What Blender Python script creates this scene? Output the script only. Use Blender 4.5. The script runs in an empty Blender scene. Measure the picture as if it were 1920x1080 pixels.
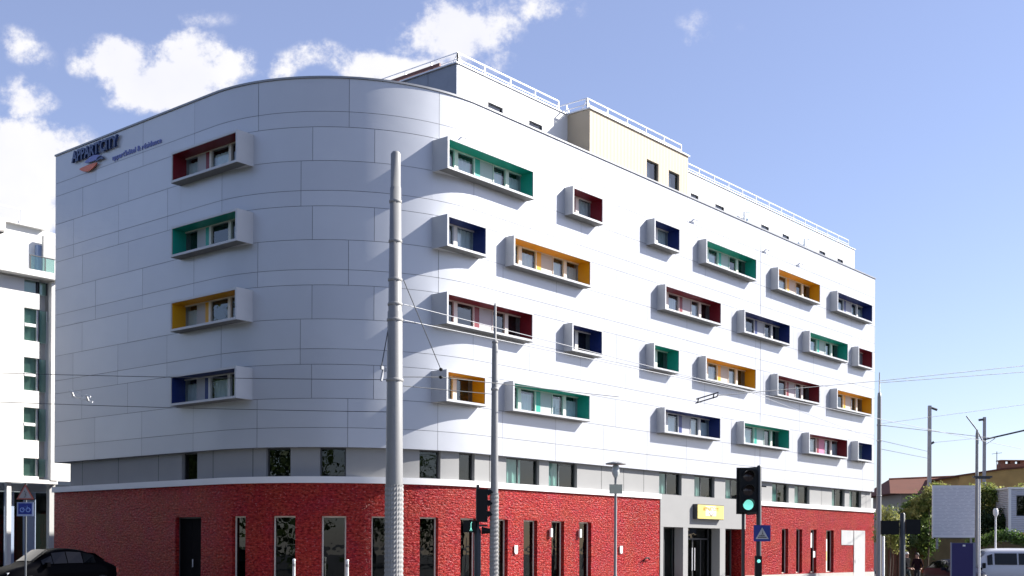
import bpy, math, random
from mathutils import Vector, Matrix, Quaternion
R_ = math.radians
random.seed(7)
sc = bpy.context.scene
COL = sc.collection
PI = math.pi

# ------------------------------------------------------------------ materials
MATS = {}
def new_mat(name):
    m = bpy.data.materials.new(name); m.use_nodes = True
    nt = m.node_tree
    b = nt.nodes.get('Principled BSDF')
    return m, nt, b
def N(nt, t, **kw):
    n = nt.nodes.new(t)
    for k, v in kw.items(): setattr(n, k, v)
    return n
def mat(name, col, rough=.6, metal=0., var=.12, scale=3., bump=0., bscale=40., spec=.5, coat=0.):
    """plain painted / metal / stone surface: colour with soft large-scale and fine variation"""
    if name in MATS: return MATS[name]
    m, nt, b = new_mat(name)
    tc = N(nt, 'ShaderNodeTexCoord')
    n1 = N(nt, 'ShaderNodeTexNoise'); n1.inputs['Scale'].default_value = scale; n1.inputs['Detail'].default_value = 6
    nt.links.new(tc.outputs['Object'], n1.inputs['Vector'])
    mx = N(nt, 'ShaderNodeMix', data_type='RGBA')
    mx.inputs[6].default_value = (*[c*(1-var) for c in col], 1)
    mx.inputs[7].default_value = (*[min(1, c*(1+var)) for c in col], 1)
    nt.links.new(n1.outputs['Fac'], mx.inputs[0])
    nt.links.new(mx.outputs[2], b.inputs['Base Color'])
    b.inputs['Roughness'].default_value = rough; b.inputs['Metallic'].default_value = metal
    b.inputs['Specular IOR Level'].default_value = spec
    if coat: b.inputs['Coat Weight'].default_value = coat; b.inputs['Coat Roughness'].default_value = .05
    if bump:
        n2 = N(nt, 'ShaderNodeTexNoise'); n2.inputs['Scale'].default_value = bscale; n2.inputs['Detail'].default_value = 4
        nt.links.new(tc.outputs['Object'], n2.inputs['Vector'])
        bp = N(nt, 'ShaderNodeBump'); bp.inputs['Strength'].default_value = bump; bp.inputs['Distance'].default_value = .02
        nt.links.new(n2.outputs['Fac'], bp.inputs['Height']); nt.links.new(bp.outputs['Normal'], b.inputs['Normal'])
    MATS[name] = m
    return m
def glass(name, tint, refl=.25, trans=.7, rough=.0):
    m, nt, b = new_mat(name)
    nt.nodes.remove(b)
    out = nt.nodes['Material Output']
    tr = N(nt, 'ShaderNodeBsdfTransparent'); tr.inputs[0].default_value = (*[t*trans for t in tint], 1)
    gl = N(nt, 'ShaderNodeBsdfGlossy'); gl.inputs[0].default_value = (.95, 1, 1, 1); gl.inputs['Roughness'].default_value = rough
    lw = N(nt, 'ShaderNodeLayerWeight'); lw.inputs[0].default_value = refl
    mp = N(nt, 'ShaderNodeMath', operation='MULTIPLY_ADD'); mp.inputs[1].default_value = .85; mp.inputs[2].default_value = .05
    nt.links.new(lw.outputs['Fresnel'], mp.inputs[0])
    ms = N(nt, 'ShaderNodeMixShader')
    tc = N(nt, 'ShaderNodeTexCoord'); n2 = N(nt, 'ShaderNodeTexNoise'); n2.inputs['Scale'].default_value = 1.3
    nt.links.new(tc.outputs['Object'], n2.inputs['Vector'])
    bp = N(nt, 'ShaderNodeBump'); bp.inputs['Strength'].default_value = .12; bp.inputs['Distance'].default_value = .03
    nt.links.new(n2.outputs['Fac'], bp.inputs['Height']); nt.links.new(bp.outputs['Normal'], gl.inputs['Normal'])
    nt.links.new(mp.outputs[0], ms.inputs[0]); nt.links.new(tr.outputs[0], ms.inputs[1]); nt.links.new(gl.outputs[0], ms.inputs[2])
    nt.links.new(ms.outputs[0], out.inputs[0])
    MATS[name] = m
    return m
def emit(name, col, k):
    m, nt, b = new_mat(name)
    b.inputs['Base Color'].default_value = (*col, 1); b.inputs['Emission Color'].default_value = (*col, 1)
    b.inputs['Emission Strength'].default_value = k; b.inputs['Roughness'].default_value = .3
    MATS[name] = m; return m

def cladding_mat():
    m, nt, b = new_mat('silver_white_cladding')
    tc = N(nt, 'ShaderNodeTexCoord')
    at = N(nt, 'ShaderNodeAttribute', attribute_name='tone')
    n1 = N(nt, 'ShaderNodeTexNoise'); n1.inputs['Scale'].default_value = .9; n1.inputs['Detail'].default_value = 5
    nt.links.new(tc.outputs['UV'], n1.inputs['Vector'])
    ad = N(nt, 'ShaderNodeMath', operation='MULTIPLY_ADD'); ad.inputs[1].default_value = .5
    nt.links.new(n1.outputs['Fac'], ad.inputs[0]); nt.links.new(at.outputs['Fac'], ad.inputs[2])
    mx = N(nt, 'ShaderNodeMix', data_type='RGBA')
    mx.inputs[6].default_value = (.47, .485, .52, 1); mx.inputs[7].default_value = (.555, .57, .60, 1)
    nt.links.new(ad.outputs[0], mx.inputs[0]); nt.links.new(mx.outputs[2], b.inputs['Base Color'])
    b.inputs['Roughness'].default_value = .34; b.inputs['Metallic'].default_value = .2
    b.inputs['Specular IOR Level'].default_value = .45
    n2 = N(nt, 'ShaderNodeTexNoise'); n2.inputs['Scale'].default_value = .55; n2.inputs['Detail'].default_value = 2
    nt.links.new(tc.outputs['UV'], n2.inputs['Vector'])
    bp = N(nt, 'ShaderNodeBump'); bp.inputs['Strength'].default_value = .25; bp.inputs['Distance'].default_value = .05
    nt.links.new(n2.outputs['Fac'], bp.inputs['Height']); nt.links.new(bp.outputs['Normal'], b.inputs['Normal'])
    MATS['cladding'] = m; return m
def brick_mat():
    m, nt, b = new_mat('rough_red_glazed_brick')
    tc = N(nt, 'ShaderNodeTexCoord')
    br = N(nt, 'ShaderNodeTexBrick')
    br.inputs['Scale'].default_value = 1.0
    br.inputs['Brick Width'].default_value = .26; br.inputs['Row Height'].default_value = .085; br.inputs['Mortar Size'].default_value = .008
    br.inputs['Color1'].default_value = (.40, .018, .018, 1); br.inputs['Color2'].default_value = (.22, .007, .010, 1); br.inputs['Mortar'].default_value = (.12, .01, .012, 1)
    wv = N(nt, 'ShaderNodeTexNoise'); wv.inputs['Scale'].default_value = 5; wv.inputs['Detail'].default_value = 3
    nt.links.new(tc.outputs['UV'], wv.inputs['Vector'])
    vm = N(nt, 'ShaderNodeVectorMath', operation='MULTIPLY_ADD'); vm.inputs[1].default_value = (.12, .12, 0)
    nt.links.new(wv.outputs['Color'], vm.inputs[0]); nt.links.new(tc.outputs['UV'], vm.inputs[2])
    nt.links.new(vm.outputs[0], br.inputs['Vector'])
    mp = N(nt, 'ShaderNodeMapping'); mp.inputs['Scale'].default_value = (7.5, 13.0, 1); mp.inputs['Rotation'].default_value = (0, 0, .12)
    nt.links.new(tc.outputs['UV'], mp.inputs['Vector'])
    n1 = N(nt, 'ShaderNodeTexNoise'); n1.inputs['Scale'].default_value = 1.0; n1.inputs['Detail'].default_value = 3; n1.inputs['Roughness'].default_value = .6
    nt.links.new(mp.outputs[0], n1.inputs['Vector'])
    cr = N(nt, 'ShaderNodeValToRGB'); cr.color_ramp.elements[0].position = .35; cr.color_ramp.elements[1].position = .72
    cr.color_ramp.elements[0].color = (.13, .004, .007, 1); cr.color_ramp.elements[1].color = (.58, .06, .05, 1)
    nt.links.new(n1.outputs['Fac'], cr.inputs[0])
    mx = N(nt, 'ShaderNodeMix', data_type='RGBA'); mx.inputs[0].default_value = .7
    nt.links.new(br.outputs['Color'], mx.inputs[6]); nt.links.new(cr.outputs[0], mx.inputs[7])
    n4 = N(nt, 'ShaderNodeTexNoise'); n4.inputs['Scale'].default_value = .35; n4.inputs['Detail'].default_value = 4
    nt.links.new(tc.outputs['UV'], n4.inputs['Vector'])
    hs = N(nt, 'ShaderNodeHueSaturation'); hs.inputs['Saturation'].default_value = 1.0
    mr = N(nt, 'ShaderNodeMapRange'); mr.inputs[3].default_value = .75; mr.inputs[4].default_value = 1.25
    nt.links.new(n4.outputs['Fac'], mr.inputs[0]); nt.links.new(mr.outputs[0], hs.inputs['Value'])
    nt.links.new(mx.outputs[2], hs.inputs['Color'])
    hu = N(nt, 'ShaderNodeMapRange'); hu.inputs[1].default_value = .3; hu.inputs[2].default_value = .7; hu.inputs[3].default_value = .494; hu.inputs[4].default_value = .507
    n5 = N(nt, 'ShaderNodeTexNoise'); n5.inputs['Scale'].default_value = 1.1; n5.inputs['Detail'].default_value = 5
    nt.links.new(tc.outputs['UV'], n5.inputs['Vector']); nt.links.new(n5.outputs['Fac'], hu.inputs[0]); nt.links.new(hu.outputs[0], hs.inputs['Hue'])
    mp2 = N(nt, 'ShaderNodeMapping'); mp2.inputs['Scale'].default_value = (11, 19, 1); mp2.inputs['Rotation'].default_value = (0, 0, -.25)
    nt.links.new(tc.outputs['UV'], mp2.inputs['Vector'])
    n6 = N(nt, 'ShaderNodeTexNoise'); n6.inputs['Scale'].default_value = 1; n6.inputs['Detail'].default_value = 3
    nt.links.new(mp2.outputs[0], n6.inputs['Vector'])
    fl = N(nt, 'ShaderNodeMapRange', interpolation_type='SMOOTHSTEP'); fl.inputs[1].default_value = .60; fl.inputs[2].default_value = .70; fl.inputs[4].default_value = .42
    nt.links.new(n6.outputs['Fac'], fl.inputs[0])
    pk = N(nt, 'ShaderNodeMix', data_type='RGBA'); pk.inputs[7].default_value = (.66, .27, .27, 1)      # pale mortar flecks and glints put into the colour
    dk = N(nt, 'ShaderNodeMapRange', interpolation_type='SMOOTHSTEP'); dk.inputs[1].default_value = .42; dk.inputs[2].default_value = .32; dk.inputs[4].default_value = .45
    nt.links.new(n6.outputs['Fac'], dk.inputs[0])
    d2 = N(nt, 'ShaderNodeMix', data_type='RGBA'); d2.inputs[7].default_value = (.05, .004, .006, 1)    # dark fired spots
    nt.links.new(fl.outputs[0], pk.inputs[0]); nt.links.new(hs.outputs[0], pk.inputs[6])
    nt.links.new(dk.outputs[0], d2.inputs[0]); nt.links.new(pk.outputs[2], d2.inputs[6]); nt.links.new(d2.outputs[2], b.inputs['Base Color'])
    b.inputs['Roughness'].default_value = .22; b.inputs['Specular IOR Level'].default_value = .08
    ad = N(nt, 'ShaderNodeMath', operation='MULTIPLY_ADD'); ad.inputs[1].default_value = -.25
    nt.links.new(br.outputs['Fac'], ad.inputs[0]); nt.links.new(n1.outputs['Fac'], ad.inputs[2])
    bp = N(nt, 'ShaderNodeBump'); bp.inputs['Strength'].default_value = 1.0; bp.inputs['Distance'].default_value = .075
    nt.links.new(ad.outputs[0], bp.inputs['Height']); nt.links.new(bp.outputs['Normal'], b.inputs['Normal'])
    MATS['brick'] = m; return m
def leaf_mat(name, c1, c2):
    m, nt, b = new_mat(name)
    tc = N(nt, 'ShaderNodeTexCoord'); n1 = N(nt, 'ShaderNodeTexNoise'); n1.inputs['Scale'].default_value = 1.6; n1.inputs['Detail'].default_value = 8
    nt.links.new(tc.outputs['Object'], n1.inputs['Vector'])
    cr = N(nt, 'ShaderNodeValToRGB'); cr.color_ramp.elements[0].position = .35; cr.color_ramp.elements[1].position = .65
    cr.color_ramp.elements[0].color = (*c1, 1); cr.color_ramp.elements[1].color = (*c2, 1)
    nt.links.new(n1.outputs['Fac'], cr.inputs[0]); nt.links.new(cr.outputs[0], b.inputs['Base Color'])
    b.inputs['Roughness'].default_value = .5
    tl = N(nt, 'ShaderNodeBsdfTranslucent'); nt.links.new(cr.outputs[0], tl.inputs[0])
    ms = N(nt, 'ShaderNodeMixShader'); ms.inputs[0].default_value = .5
    out = nt.nodes['Material Output']
    nt.links.new(b.outputs[0], ms.inputs[1]); nt.links.new(tl.outputs[0], ms.inputs[2]); nt.links.new(ms.outputs[0], out.inputs[0])
    MATS[name] = m; return m
def stripe_mat(name, c1, c2, scale, rough=.6, axis='Z', duty=.5):
    """corrugated / louvred / tiled surface: regular lines along one axis"""
    m, nt, b = new_mat(name)
    tc = N(nt, 'ShaderNodeTexCoord'); wv = N(nt, 'ShaderNodeTexWave', bands_direction=axis)
    wv.inputs['Scale'].default_value = scale; wv.inputs['Distortion'].default_value = .6; wv.inputs['Detail'].default_value = 3; wv.inputs['Detail Scale'].default_value = .6
    nt.links.new(tc.outputs['Object'], wv.inputs['Vector'])
    n1 = N(nt, 'ShaderNodeTexNoise'); n1.inputs['Scale'].default_value = 1.7; n1.inputs['Detail'].default_value = 6
    nt.links.new(tc.outputs['Object'], n1.inputs['Vector'])
    ad = N(nt, 'ShaderNodeMath', operation='MULTIPLY'); nt.links.new(wv.outputs['Fac'], ad.inputs[0]); nt.links.new(n1.outputs['Fac'], ad.inputs[1])
    cr = N(nt, 'ShaderNodeValToRGB'); cr.color_ramp.elements[0].position = .05; cr.color_ramp.elements[1].position = duty
    cr.color_ramp.elements[0].color = (*c2, 1); cr.color_ramp.elements[1].color = (*c1, 1)
    nt.links.new(ad.outputs[0], cr.inputs[0]); nt.links.new(cr.outputs[0], b.inputs['Base Color'])
    bp = N(nt, 'ShaderNodeBump'); bp.inputs['Strength'].default_value = .6; bp.inputs['Distance'].default_value = .03
    nt.links.new(wv.outputs['Fac'], bp.inputs['Height']); nt.links.new(bp.outputs['Normal'], b.inputs['Normal'])
    b.inputs['Roughness'].default_value = rough
    MATS[name] = m; return m

CLAD = cladding_mat(); BRICK = brick_mat()
M_joint = mat('joint_grey', (.16, .17, .19), .7)
M_shell = mat('bay_white_metal', (.48, .49, .505), .4, var=.05)
M_coping = mat('coping_metal', (.24, .25, .27), .45, .3)
M_soffit = mat('soffit_shade_grey', (.15, .15, .145), .6, var=.08)  # underside shade of the window boxes put into a darker grey
M_ledge = mat('white_precast', (.72, .72, .71), .7, var=.06, scale=1.2, bump=.2)
M_band = mat('grey_fibre_cement', (.27, .27, .265), .75, var=.07, scale=1.0, bump=.15)
M_plinth = mat('concrete', (.40, .39, .37), .85, var=.12, scale=2, bump=.4)
M_frame = mat('cream_window_frame', (.66, .64, .58), .45, var=.04)
M_dframe = mat('dark_window_frame', (.05, .052, .055), .4)
M_panel = mat('pale_grey_infill', (.42, .42, .43), .5, var=.04)
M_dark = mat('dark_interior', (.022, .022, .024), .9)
M_curtain = mat('curtain_cloth', (.80, .83, .84), .9, var=.08, scale=6)
M_glass = glass('bay_glass', (.86, .94, .96), .36, .95)
M_glassg = glass('green_glass', (.55, .78, .72), .12, .8)
M_glassd = glass('smoked_glass', (.30, .36, .36), .09, .5)
LIN = {'green': mat('lining_green', (.010, .32, .245), .42, var=.05), 'red': mat('lining_red', (.19, .008, .02), .42, var=.05),
       'yellow': mat('lining_yellow', (.64, .33, .006), .42, var=.05), 'blue': mat('lining_blue', (.008, .026, .15), .42, var=.05)}
M_dgrey = mat('penthouse_dark_cladding', (.20, .22, .26), .4, .2)
M_pwhite = mat('penthouse_white', (.74, .74, .73), .5, var=.04)
M_beige = stripe_mat('beige_panel', (.46, .385, .28), (.43, .36, .26), 1.2, .6, 'X', .3)
M_rail = mat('galvanised_rail', (.68, .69, .71), .4, .3)
M_brown = mat('brown_fascia', (.16, .06, .045), .6)
M_roof = mat('roof_gravel', (.30, .29, .28), .9, bump=.5)
M_steel = mat('pole_grey_paint', (.27, .27, .265), .5, .1, var=.08, scale=5)
M_sleeve = mat('pole_grip_sleeve', (.31, .305, .295), .6, 0., var=.1, scale=9)
M_black = mat('black_housing', (.008, .009, .01), .5, spec=.2)
M_void = mat('black_door', (.004, .004, .005), .7, spec=.05)
M_dpole = mat('dark_green_post', (.025, .03, .032), .45)
M_white = mat('white_paint', (.76, .76, .75), .5, var=.03)
M_asph = mat('asphalt', (.05, .05, .052), .9, var=.25, scale=.6, bump=.5)
M_pave = mat('paving', (.30, .29, .275), .85, var=.15, scale=1.2, bump=.3)
M_wire = mat('wire_dark', (.05, .055, .06), .5)
M_wirel = mat('wire_sunlit_pale', (.36, .37, .39), .5, .2)  # paler copy of the wire colour, sunlight on the wires put in

# ------------------------------------------------------------------ mesh builder
class MB:
    def __init__(s): s.v = []; s.f = []; s.uv = []; s.sm = []; s.tone = []
    def face(s, pts, uv=None, smooth=False, tone=0.):
        i = len(s.v); s.v += [tuple(p) for p in pts]; s.f.append(tuple(range(i, i+len(pts))))
        s.uv.append(uv or [(p[0], p[2]) for p in pts]); s.sm.append(smooth); s.tone.append(tone)
    def box(s, a, b):
        x0, y0, z0 = a; x1, y1, z1 = b
        if x1 < x0: x0, x1 = x1, x0
        if y1 < y0: y0, y1 = y1, y0
        if z1 < z0: z0, z1 = z1, z0
        p = [(x0,y0,z0),(x1,y0,z0),(x1,y1,z0),(x0,y1,z0),(x0,y0,z1),(x1,y0,z1),(x1,y1,z1),(x0,y1,z1)]
        for q in ((0,1,5,4),(1,2,6,5),(2,3,7,6),(3,0,4,7),(4,5,6,7),(3,2,1,0)):
            pts = [p[i] for i in q]
            if q in ((1,2,6,5),(3,0,4,7)): uv = [(t[1], t[2]) for t in pts]
            elif q in ((4,5,6,7),(3,2,1,0)): uv = [(t[0], t[1]) for t in pts]
            else: uv = None
            s.face(pts, uv)
    def obox(s, c, ax, ay, az):
        """box from centre and three half-axis vectors"""
        c = Vector(c); ax = Vector(ax); ay = Vector(ay); az = Vector(az)
        p = [c+sx*ax+sy*ay+sz*az for sz in (-1,1) for sx, sy in ((-1,-1),(1,-1),(1,1),(-1,1))]
        for q in ((0,1,5,4),(1,2,6,5),(2,3,7,6),(3,0,4,7),(4,5,6,7),(3,2,1,0)): s.face([p[i] for i in q])
    def bar(s, a, b, w, h=None):
        a = Vector(a); b = Vector(b); d = b-a; L = d.length; d.normalize(); h = h or w
        up = Vector((0,0,1)) if abs(d.z) < .95 else Vector((1,0,0))
        sx = d.cross(up).normalized(); sy = sx.cross(d)
        s.obox((a+b)/2, sx*w/2, d*L/2, sy*h/2)
    def rings(s, rs, cap=True, smooth=True):
        """loft a list of equal-length closed rings"""
        n = len(rs[0]); base = len(s.v)
        for r in rs: s.v += [tuple(p) for p in r]
        for k in range(len(rs)-1):
            for i in range(n):
                j = (i+1) % n
                s.f.append((base+k*n+i, base+k*n+j, base+(k+1)*n+j, base+(k+1)*n+i))
                s.uv.append([(i/n, k), ((i+1)/n, k), ((i+1)/n, k+1), (i/n, k+1)]); s.sm.append(smooth); s.tone.append(0.)
        if cap:
            s.face(list(reversed(rs[0]))); s.face(rs[-1])
    def lathe(s, prof, c=(0,0,0), n=20, cap=True, smooth=True):
        s.rings([[(c[0]+r*math.cos(2*PI*i/n), c[1]+r*math.sin(2*PI*i/n), c[2]+z) for i in range(n)] for r, z in prof], cap, smooth)
    def tube(s, pts, r, n=6, cap=True):
        pts = [Vector(p) for p in pts]; rs = []
        for k, p in enumerate(pts):
            d = (pts[min(k+1, len(pts)-1)]-pts[max(k-1, 0)]).normalized()
            up = Vector((0,0,1)) if abs(d.z) < .9 else Vector((1,0,0))
            sx = d.cross(up).normalized(); sy = sx.cross(d)
            rr = r[k] if isinstance(r, (list, tuple)) else r
            rs.append([p+sx*rr*math.cos(2*PI*i/n)+sy*rr*math.sin(2*PI*i/n) for i in range(n)])
        s.rings(rs, cap)
    def prism(s, poly, y0, y1):
        """polygon of (x,z) points extruded along y"""
        a = [(x, y0, z) for x, z in poly]; b = [(x, y1, z) for x, z in poly]
        s.face(a); s.face(list(reversed(b)))
        n = len(poly)
        for i in range(n):
            j = (i+1) % n; s.face([a[j], a[i], b[i], b[j]])
    def build(s, name, m, parent=None, loc=None, rot=None, fix=False):
        me = bpy.data.meshes.new(name); me.from_pydata(s.v, [], s.f)
        ul = me.uv_layers.new(name='UVMap'); k = 0
        flat = []
        for u in s.uv:
            for c in u: flat += [c[0], c[1]]
        ul.data.foreach_set('uv', flat)
        me.polygons.foreach_set('use_smooth', s.sm)
        if any(s.tone):
            at = me.attributes.new('tone', 'FLOAT', 'FACE'); at.data.foreach_set('value', s.tone)
        me.validate(); me.update()
        if fix:
            import bmesh
            bm = bmesh.new(); bm.from_mesh(me); bmesh.ops.remove_doubles(bm, verts=bm.verts, dist=1e-5)
            bmesh.ops.recalc_face_normals(bm, faces=bm.faces); bm.to_mesh(me); bm.free()
        for mm in (m if isinstance(m, (list, tuple)) else [m]): me.materials.append(mm)
        o = bpy.data.objects.new(name, me); COL.objects.link(o)
        if parent: o.parent = parent
        if loc is not None: o.location = loc
        if rot is not None: o.rotation_euler = rot
        return o
def tag(o, label=None, cat=None, group=None, kind=None):
    if label: o['label'] = label
    if cat: o['category'] = cat
    if group: o['group'] = group
    if kind: o['kind'] = kind
    return o
def empty(name, loc, label, cat, group=None, rz=0):
    o = bpy.data.objects.new(name, None); COL.objects.link(o); o.location = loc; o.rotation_euler = (0, 0, rz)
    o.empty_display_size = .3
    return tag(o, label, cat, group)
def copy_tree(o, parent=None):
    c = o.copy(); COL.objects.link(c); c.parent = parent
    for ch in [x for x in bpy.data.objects if x.parent == o]: copy_tree(ch, c)
    return c

# ------------------------------------------------------------------ hotel: plan path
LL, LR, RC = 18.0, 43.96, 6.9
S1 = LL-RC; SA = RC*PI/2; S2 = S1+SA; SE = S2+LR-RC
def sx(x): return S2+x-RC               # path length at x on the street side
def sy(y): return LL-y                  # path length at y on the shaded side
def st(deg): return S1+(90-deg)*PI/180*RC   # path length on the curve, deg measured from the street side
def P(s, off=0.):
    if s <= S1: return (-off, LL-s)
    if s >= S2: return (RC+s-S2, -off)
    t = (s-S1)/RC
    return (RC-(RC+off)*math.cos(t), RC-(RC+off)*math.sin(t))
def cuts(s0, s1, extra=()):
    c = {s0, s1}
    for e in extra:
        if s0 < e < s1: c.add(e)
    a, b = max(s0, S1), min(s1, S2)
    if b > a:
        n = max(1, int((b-a)/.3)+1)
        for i in range(n+1): c.add(a+(b-a)*i/n)
    c = sorted(c); out = [c[0]]
    for v in c[1:]:
        if v-out[-1] > 1e-4: out.append(v)
    return out
def strip(mb, s0, s1, z0, z1, off, holes=(), reveal=0., tone=0.):
    """a vertical sheet following the plan path, with rectangular openings and their reveals"""
    S = cuts(s0, s1, [h[0] for h in holes]+[h[1] for h in holes])
    Z = sorted({z0, z1} | {z for h in holes for z in h[2:4] if z0 < z < z1})
    idx = {}; base = len(mb.v)
    def vi(i, j):
        if (i, j) not in idx:
            x, y = P(S[i], off); idx[(i, j)] = len(mb.v); mb.v.append((x, y, Z[j]))
        return idx[(i, j)]
    for i in range(len(S)-1):
        for j in range(len(Z)-1):
            cs, cz = (S[i]+S[i+1])/2, (Z[j]+Z[j+1])/2
            if any(h[0] < cs < h[1] and h[2] < cz < h[3] for h in holes): continue
            mb.f.append((vi(i, j), vi(i+1, j), vi(i+1, j+1), vi(i, j+1)))
            mb.uv.append([(S[i], Z[j]), (S[i+1], Z[j]), (S[i+1], Z[j+1]), (S[i], Z[j+1])]); mb.sm.append(True); mb.tone.append(tone)
    if reveal:
        for a, b, c, d in holes:
            c = max(c, z0); d = min(d, z1)
            A, B = P(a, off), P(b, off); A2, B2 = P(a, off-reveal), P(b, off-reveal)
            mb.face([(*A, c), (*A2, c), (*A2, d), (*A, d)][::-1], [(a, c), (a-reveal, c), (a-reveal, d), (a, d)][::-1])
            mb.face([(*B, c), (*B2, c), (*B2, d), (*B, d)], [(b, c), (b+reveal, c), (b+reveal, d), (b, d)])
            C = cuts(a, b)
            for k in range(len(C)-1):
                p, q, p2, q2 = P(C[k], off), P(C[k+1], off), P(C[k], off-reveal), P(C[k+1], off-reveal)
                if c > z0+1e-6: mb.face([(*p, c), (*q, c), (*q2, c), (*p2, c)], [(C[k], 0), (C[k+1], 0), (C[k+1], reveal), (C[k], reveal)])
                if d < z1-1e-6: mb.face([(*q, d), (*p, d), (*p2, d), (*q2, d)], [(C[k+1], 0), (C[k], 0), (C[k], reveal), (C[k+1], reveal)])
def ring_strip(mb, s0, s1, z, o0, o1, up=True):
    C = cuts(s0, s1)
    for k in range(len(C)-1):
        q = [(*P(C[k], o0), z), (*P(C[k+1], o0), z), (*P(C[k+1], o1), z), (*P(C[k], o1), z)]
        mb.face(q if (o1 < o0) == up else q[::-1])
def slab(mb, s0, s1, z0, z1, oi, oo):
    """a solid course following the path, between offsets oi (inner) and oo (outer)"""
    strip(mb, s0, s1, z0, z1, oo); ring_strip(mb, s0, s1, z1, oo, oi, True); ring_strip(mb, s0, s1, z0, oo, oi, False)
    for s in (s0, s1):
        a, b = P(s, oi), P(s, oo)
        mb.face([(*a, z0), (*b, z0), (*b, z1), (*a, z1)])

hotel = empty('hotel_building', (0, 0, 0), 'large hotel with white panel cladding, rounded corner, coloured window boxes and red brick ground floor', 'hotel')
ZP, ZW, ZL, ZB = 18.58, 5.40, 4.36, 4.13
ZT0, HB, DB, ROW = 16.683, 1.144, .436, 2.8
BAYS = []    # (side, row, u_left, width, colour)
for u, uL, w, rows in (('A', 4.78, 5.01, {0: 'green', 2: 'red'}), ('a', 4.78, 2.2, {1: 'blue', 3: 'yellow'}),
                       ('B', 12.31, 2.18, {0: 'red', 2: 'blue'}), ('b', 8.54, 5.085, {1: 'yellow', 3: 'green'}),
                       ('C', 18.42, 2.2, {0: 'blue', 2: 'green'}), ('c', 19.335, 5.11, {1: 'red', 3: 'blue'}),
                       ('D', 22.953, 5.05, {0: 'green', 2: 'yellow'}), ('d', 26.71, 5.05, {1: 'blue', 3: 'green'}),
                       ('E', 30.308, 5.1, {0: 'yellow', 2: 'red'}), ('e', 34.054, 5.06, {1: 'green', 3: 'red'}),
                       ('F', 37.6, 5.0, {0: 'blue', 2: 'yellow'}), ('f', 40.53, 2.12, {1: 'red', 3: 'blue'})):
    for r, c in rows.items(): BAYS.append(('R', r, uL, w, c))
for r, c in enumerate(('red', 'green', 'yellow', 'blue')): BAYS.append(('L', r, 8.944, 4.02, c))
def s_of_x(x):   # path length where a wall point has this x (street side incl. curve)
    if x >= RC: return sx(x)
    return S1+RC*math.acos((RC-x)/RC)
def s_of_y(y):
    if y >= RC: return sy(y)
    return S1+RC*math.asin((RC-y)/RC)
holes = []
for side, r, u, w, c in BAYS:
    z1 = ZT0-ROW*r; z0 = z1-HB
    a, b = (s_of_x(u), s_of_x(u+w)) if side == 'R' else (s_of_y(u), s_of_y(u-w))
    holes.append((a+.03, b-.03, z0+.03, z1-.03))

# backing wall, then the separate cladding panels in front of it
w = MB(); strip(w, 0, SE, ZW, ZP-.07, -.03, holes)
ring_strip(w, 0, SE, ZW, -.03, -.6, False)
w.box((.05, LL-.02, ZW), (LR-.05, LL+.0, ZP)); w.box((LR-.06, .03, ZW), (LR-.04, LL-.03, ZP))
w.face([(.6, LL-.1, ZP-.25)]+[(*P(s, -.04), ZP-.25) for s in cuts(0, SE)]+[(LR-.05, LL-.1, ZP-.25)])
w.build('backing_wall', M_joint, hotel)
pan = MB(); rnd = random.Random(3)
def sub_rects(a, b, c, d, hs):
    rects = [(a, b, c, d)]
    for h in hs:
        nr = []
        for r in rects:
            if h[1] <= r[0] or h[0] >= r[1] or h[3] <= r[2] or h[2] >= r[3]: nr.append(r); continue
            x0, x1 = max(r[0], h[0]), min(r[1], h[1])
            if r[0] < x0: nr.append((r[0], x0, r[2], r[3]))
            if x1 < r[1]: nr.append((x1, r[1], r[2], r[3]))
            if r[2] < h[2]: nr.append((x0, x1, r[2], h[2]))
            if h[3] < r[3]: nr.append((x0, x1, h[3], r[3]))
        rects = nr
    return rects
def seq(s0, step=3.38): 
    v = [0.]; s = s0
    while s < SE-.05: v.append(s); s += step
    return v+[SE]
ZJ = [(ZP-.062, 17.34, 16.79), (15.59, 14.53, 13.98), (12.78, 11.72, 11.17), (9.96, 8.90, 8.35), (7.14, 6.10, ZW)]
rowsP = []
for i, zs in enumerate(ZJ):
    vs = seq(3.17 if i % 2 == 0 else 1.46)
    for a, b in zip(zs[:-1], zs[1:]): rowsP.append((b, a, vs))
pv = [0, 2.16, 5.55, 8.9, 12.35, 15.4, 17.6]+[20.98+3.38*k for k in range(12) if 20.98+3.38*k < SE-.1]+[SE]
for a, b in ((16.79, 15.59), (13.98, 12.78), (11.17, 9.96), (8.35, 7.14)): rowsP.append((b, a, pv))
G = .0074
SEAM = sx(29.22)
for z0, z1, vs in rowsP:
    vs = sorted(set(vs))
    for a, b in zip(vs[:-1], vs[1:]):
        segs = [(a, b)]
        if a < SEAM < b: segs = [(a, SEAM-.012), (SEAM+.012, b)]
        for a2, b2 in segs:
            t = rnd.uniform(-.35, .35)
            for r in sub_rects(a2+G, b2-G, z0+G, z1-G, holes): strip(pan, r[0], r[1], r[2], r[3], rnd.uniform(-.002, .002), tone=t)
for s in (0, SE): # end returns of the cladding
    a, b = P(s, 0), P(s, -.5)
    pan.face([(*a, ZW), (*b, ZW), (*b, ZP), (*a, ZP)])
o = pan.build('cladding_panels', CLAD, hotel)
cp = MB(); slab(cp, -.03, SE+.03, ZP-.06, ZP+.008, -.4, .045); cp.build('roof_coping', M_coping, hotel)

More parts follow.
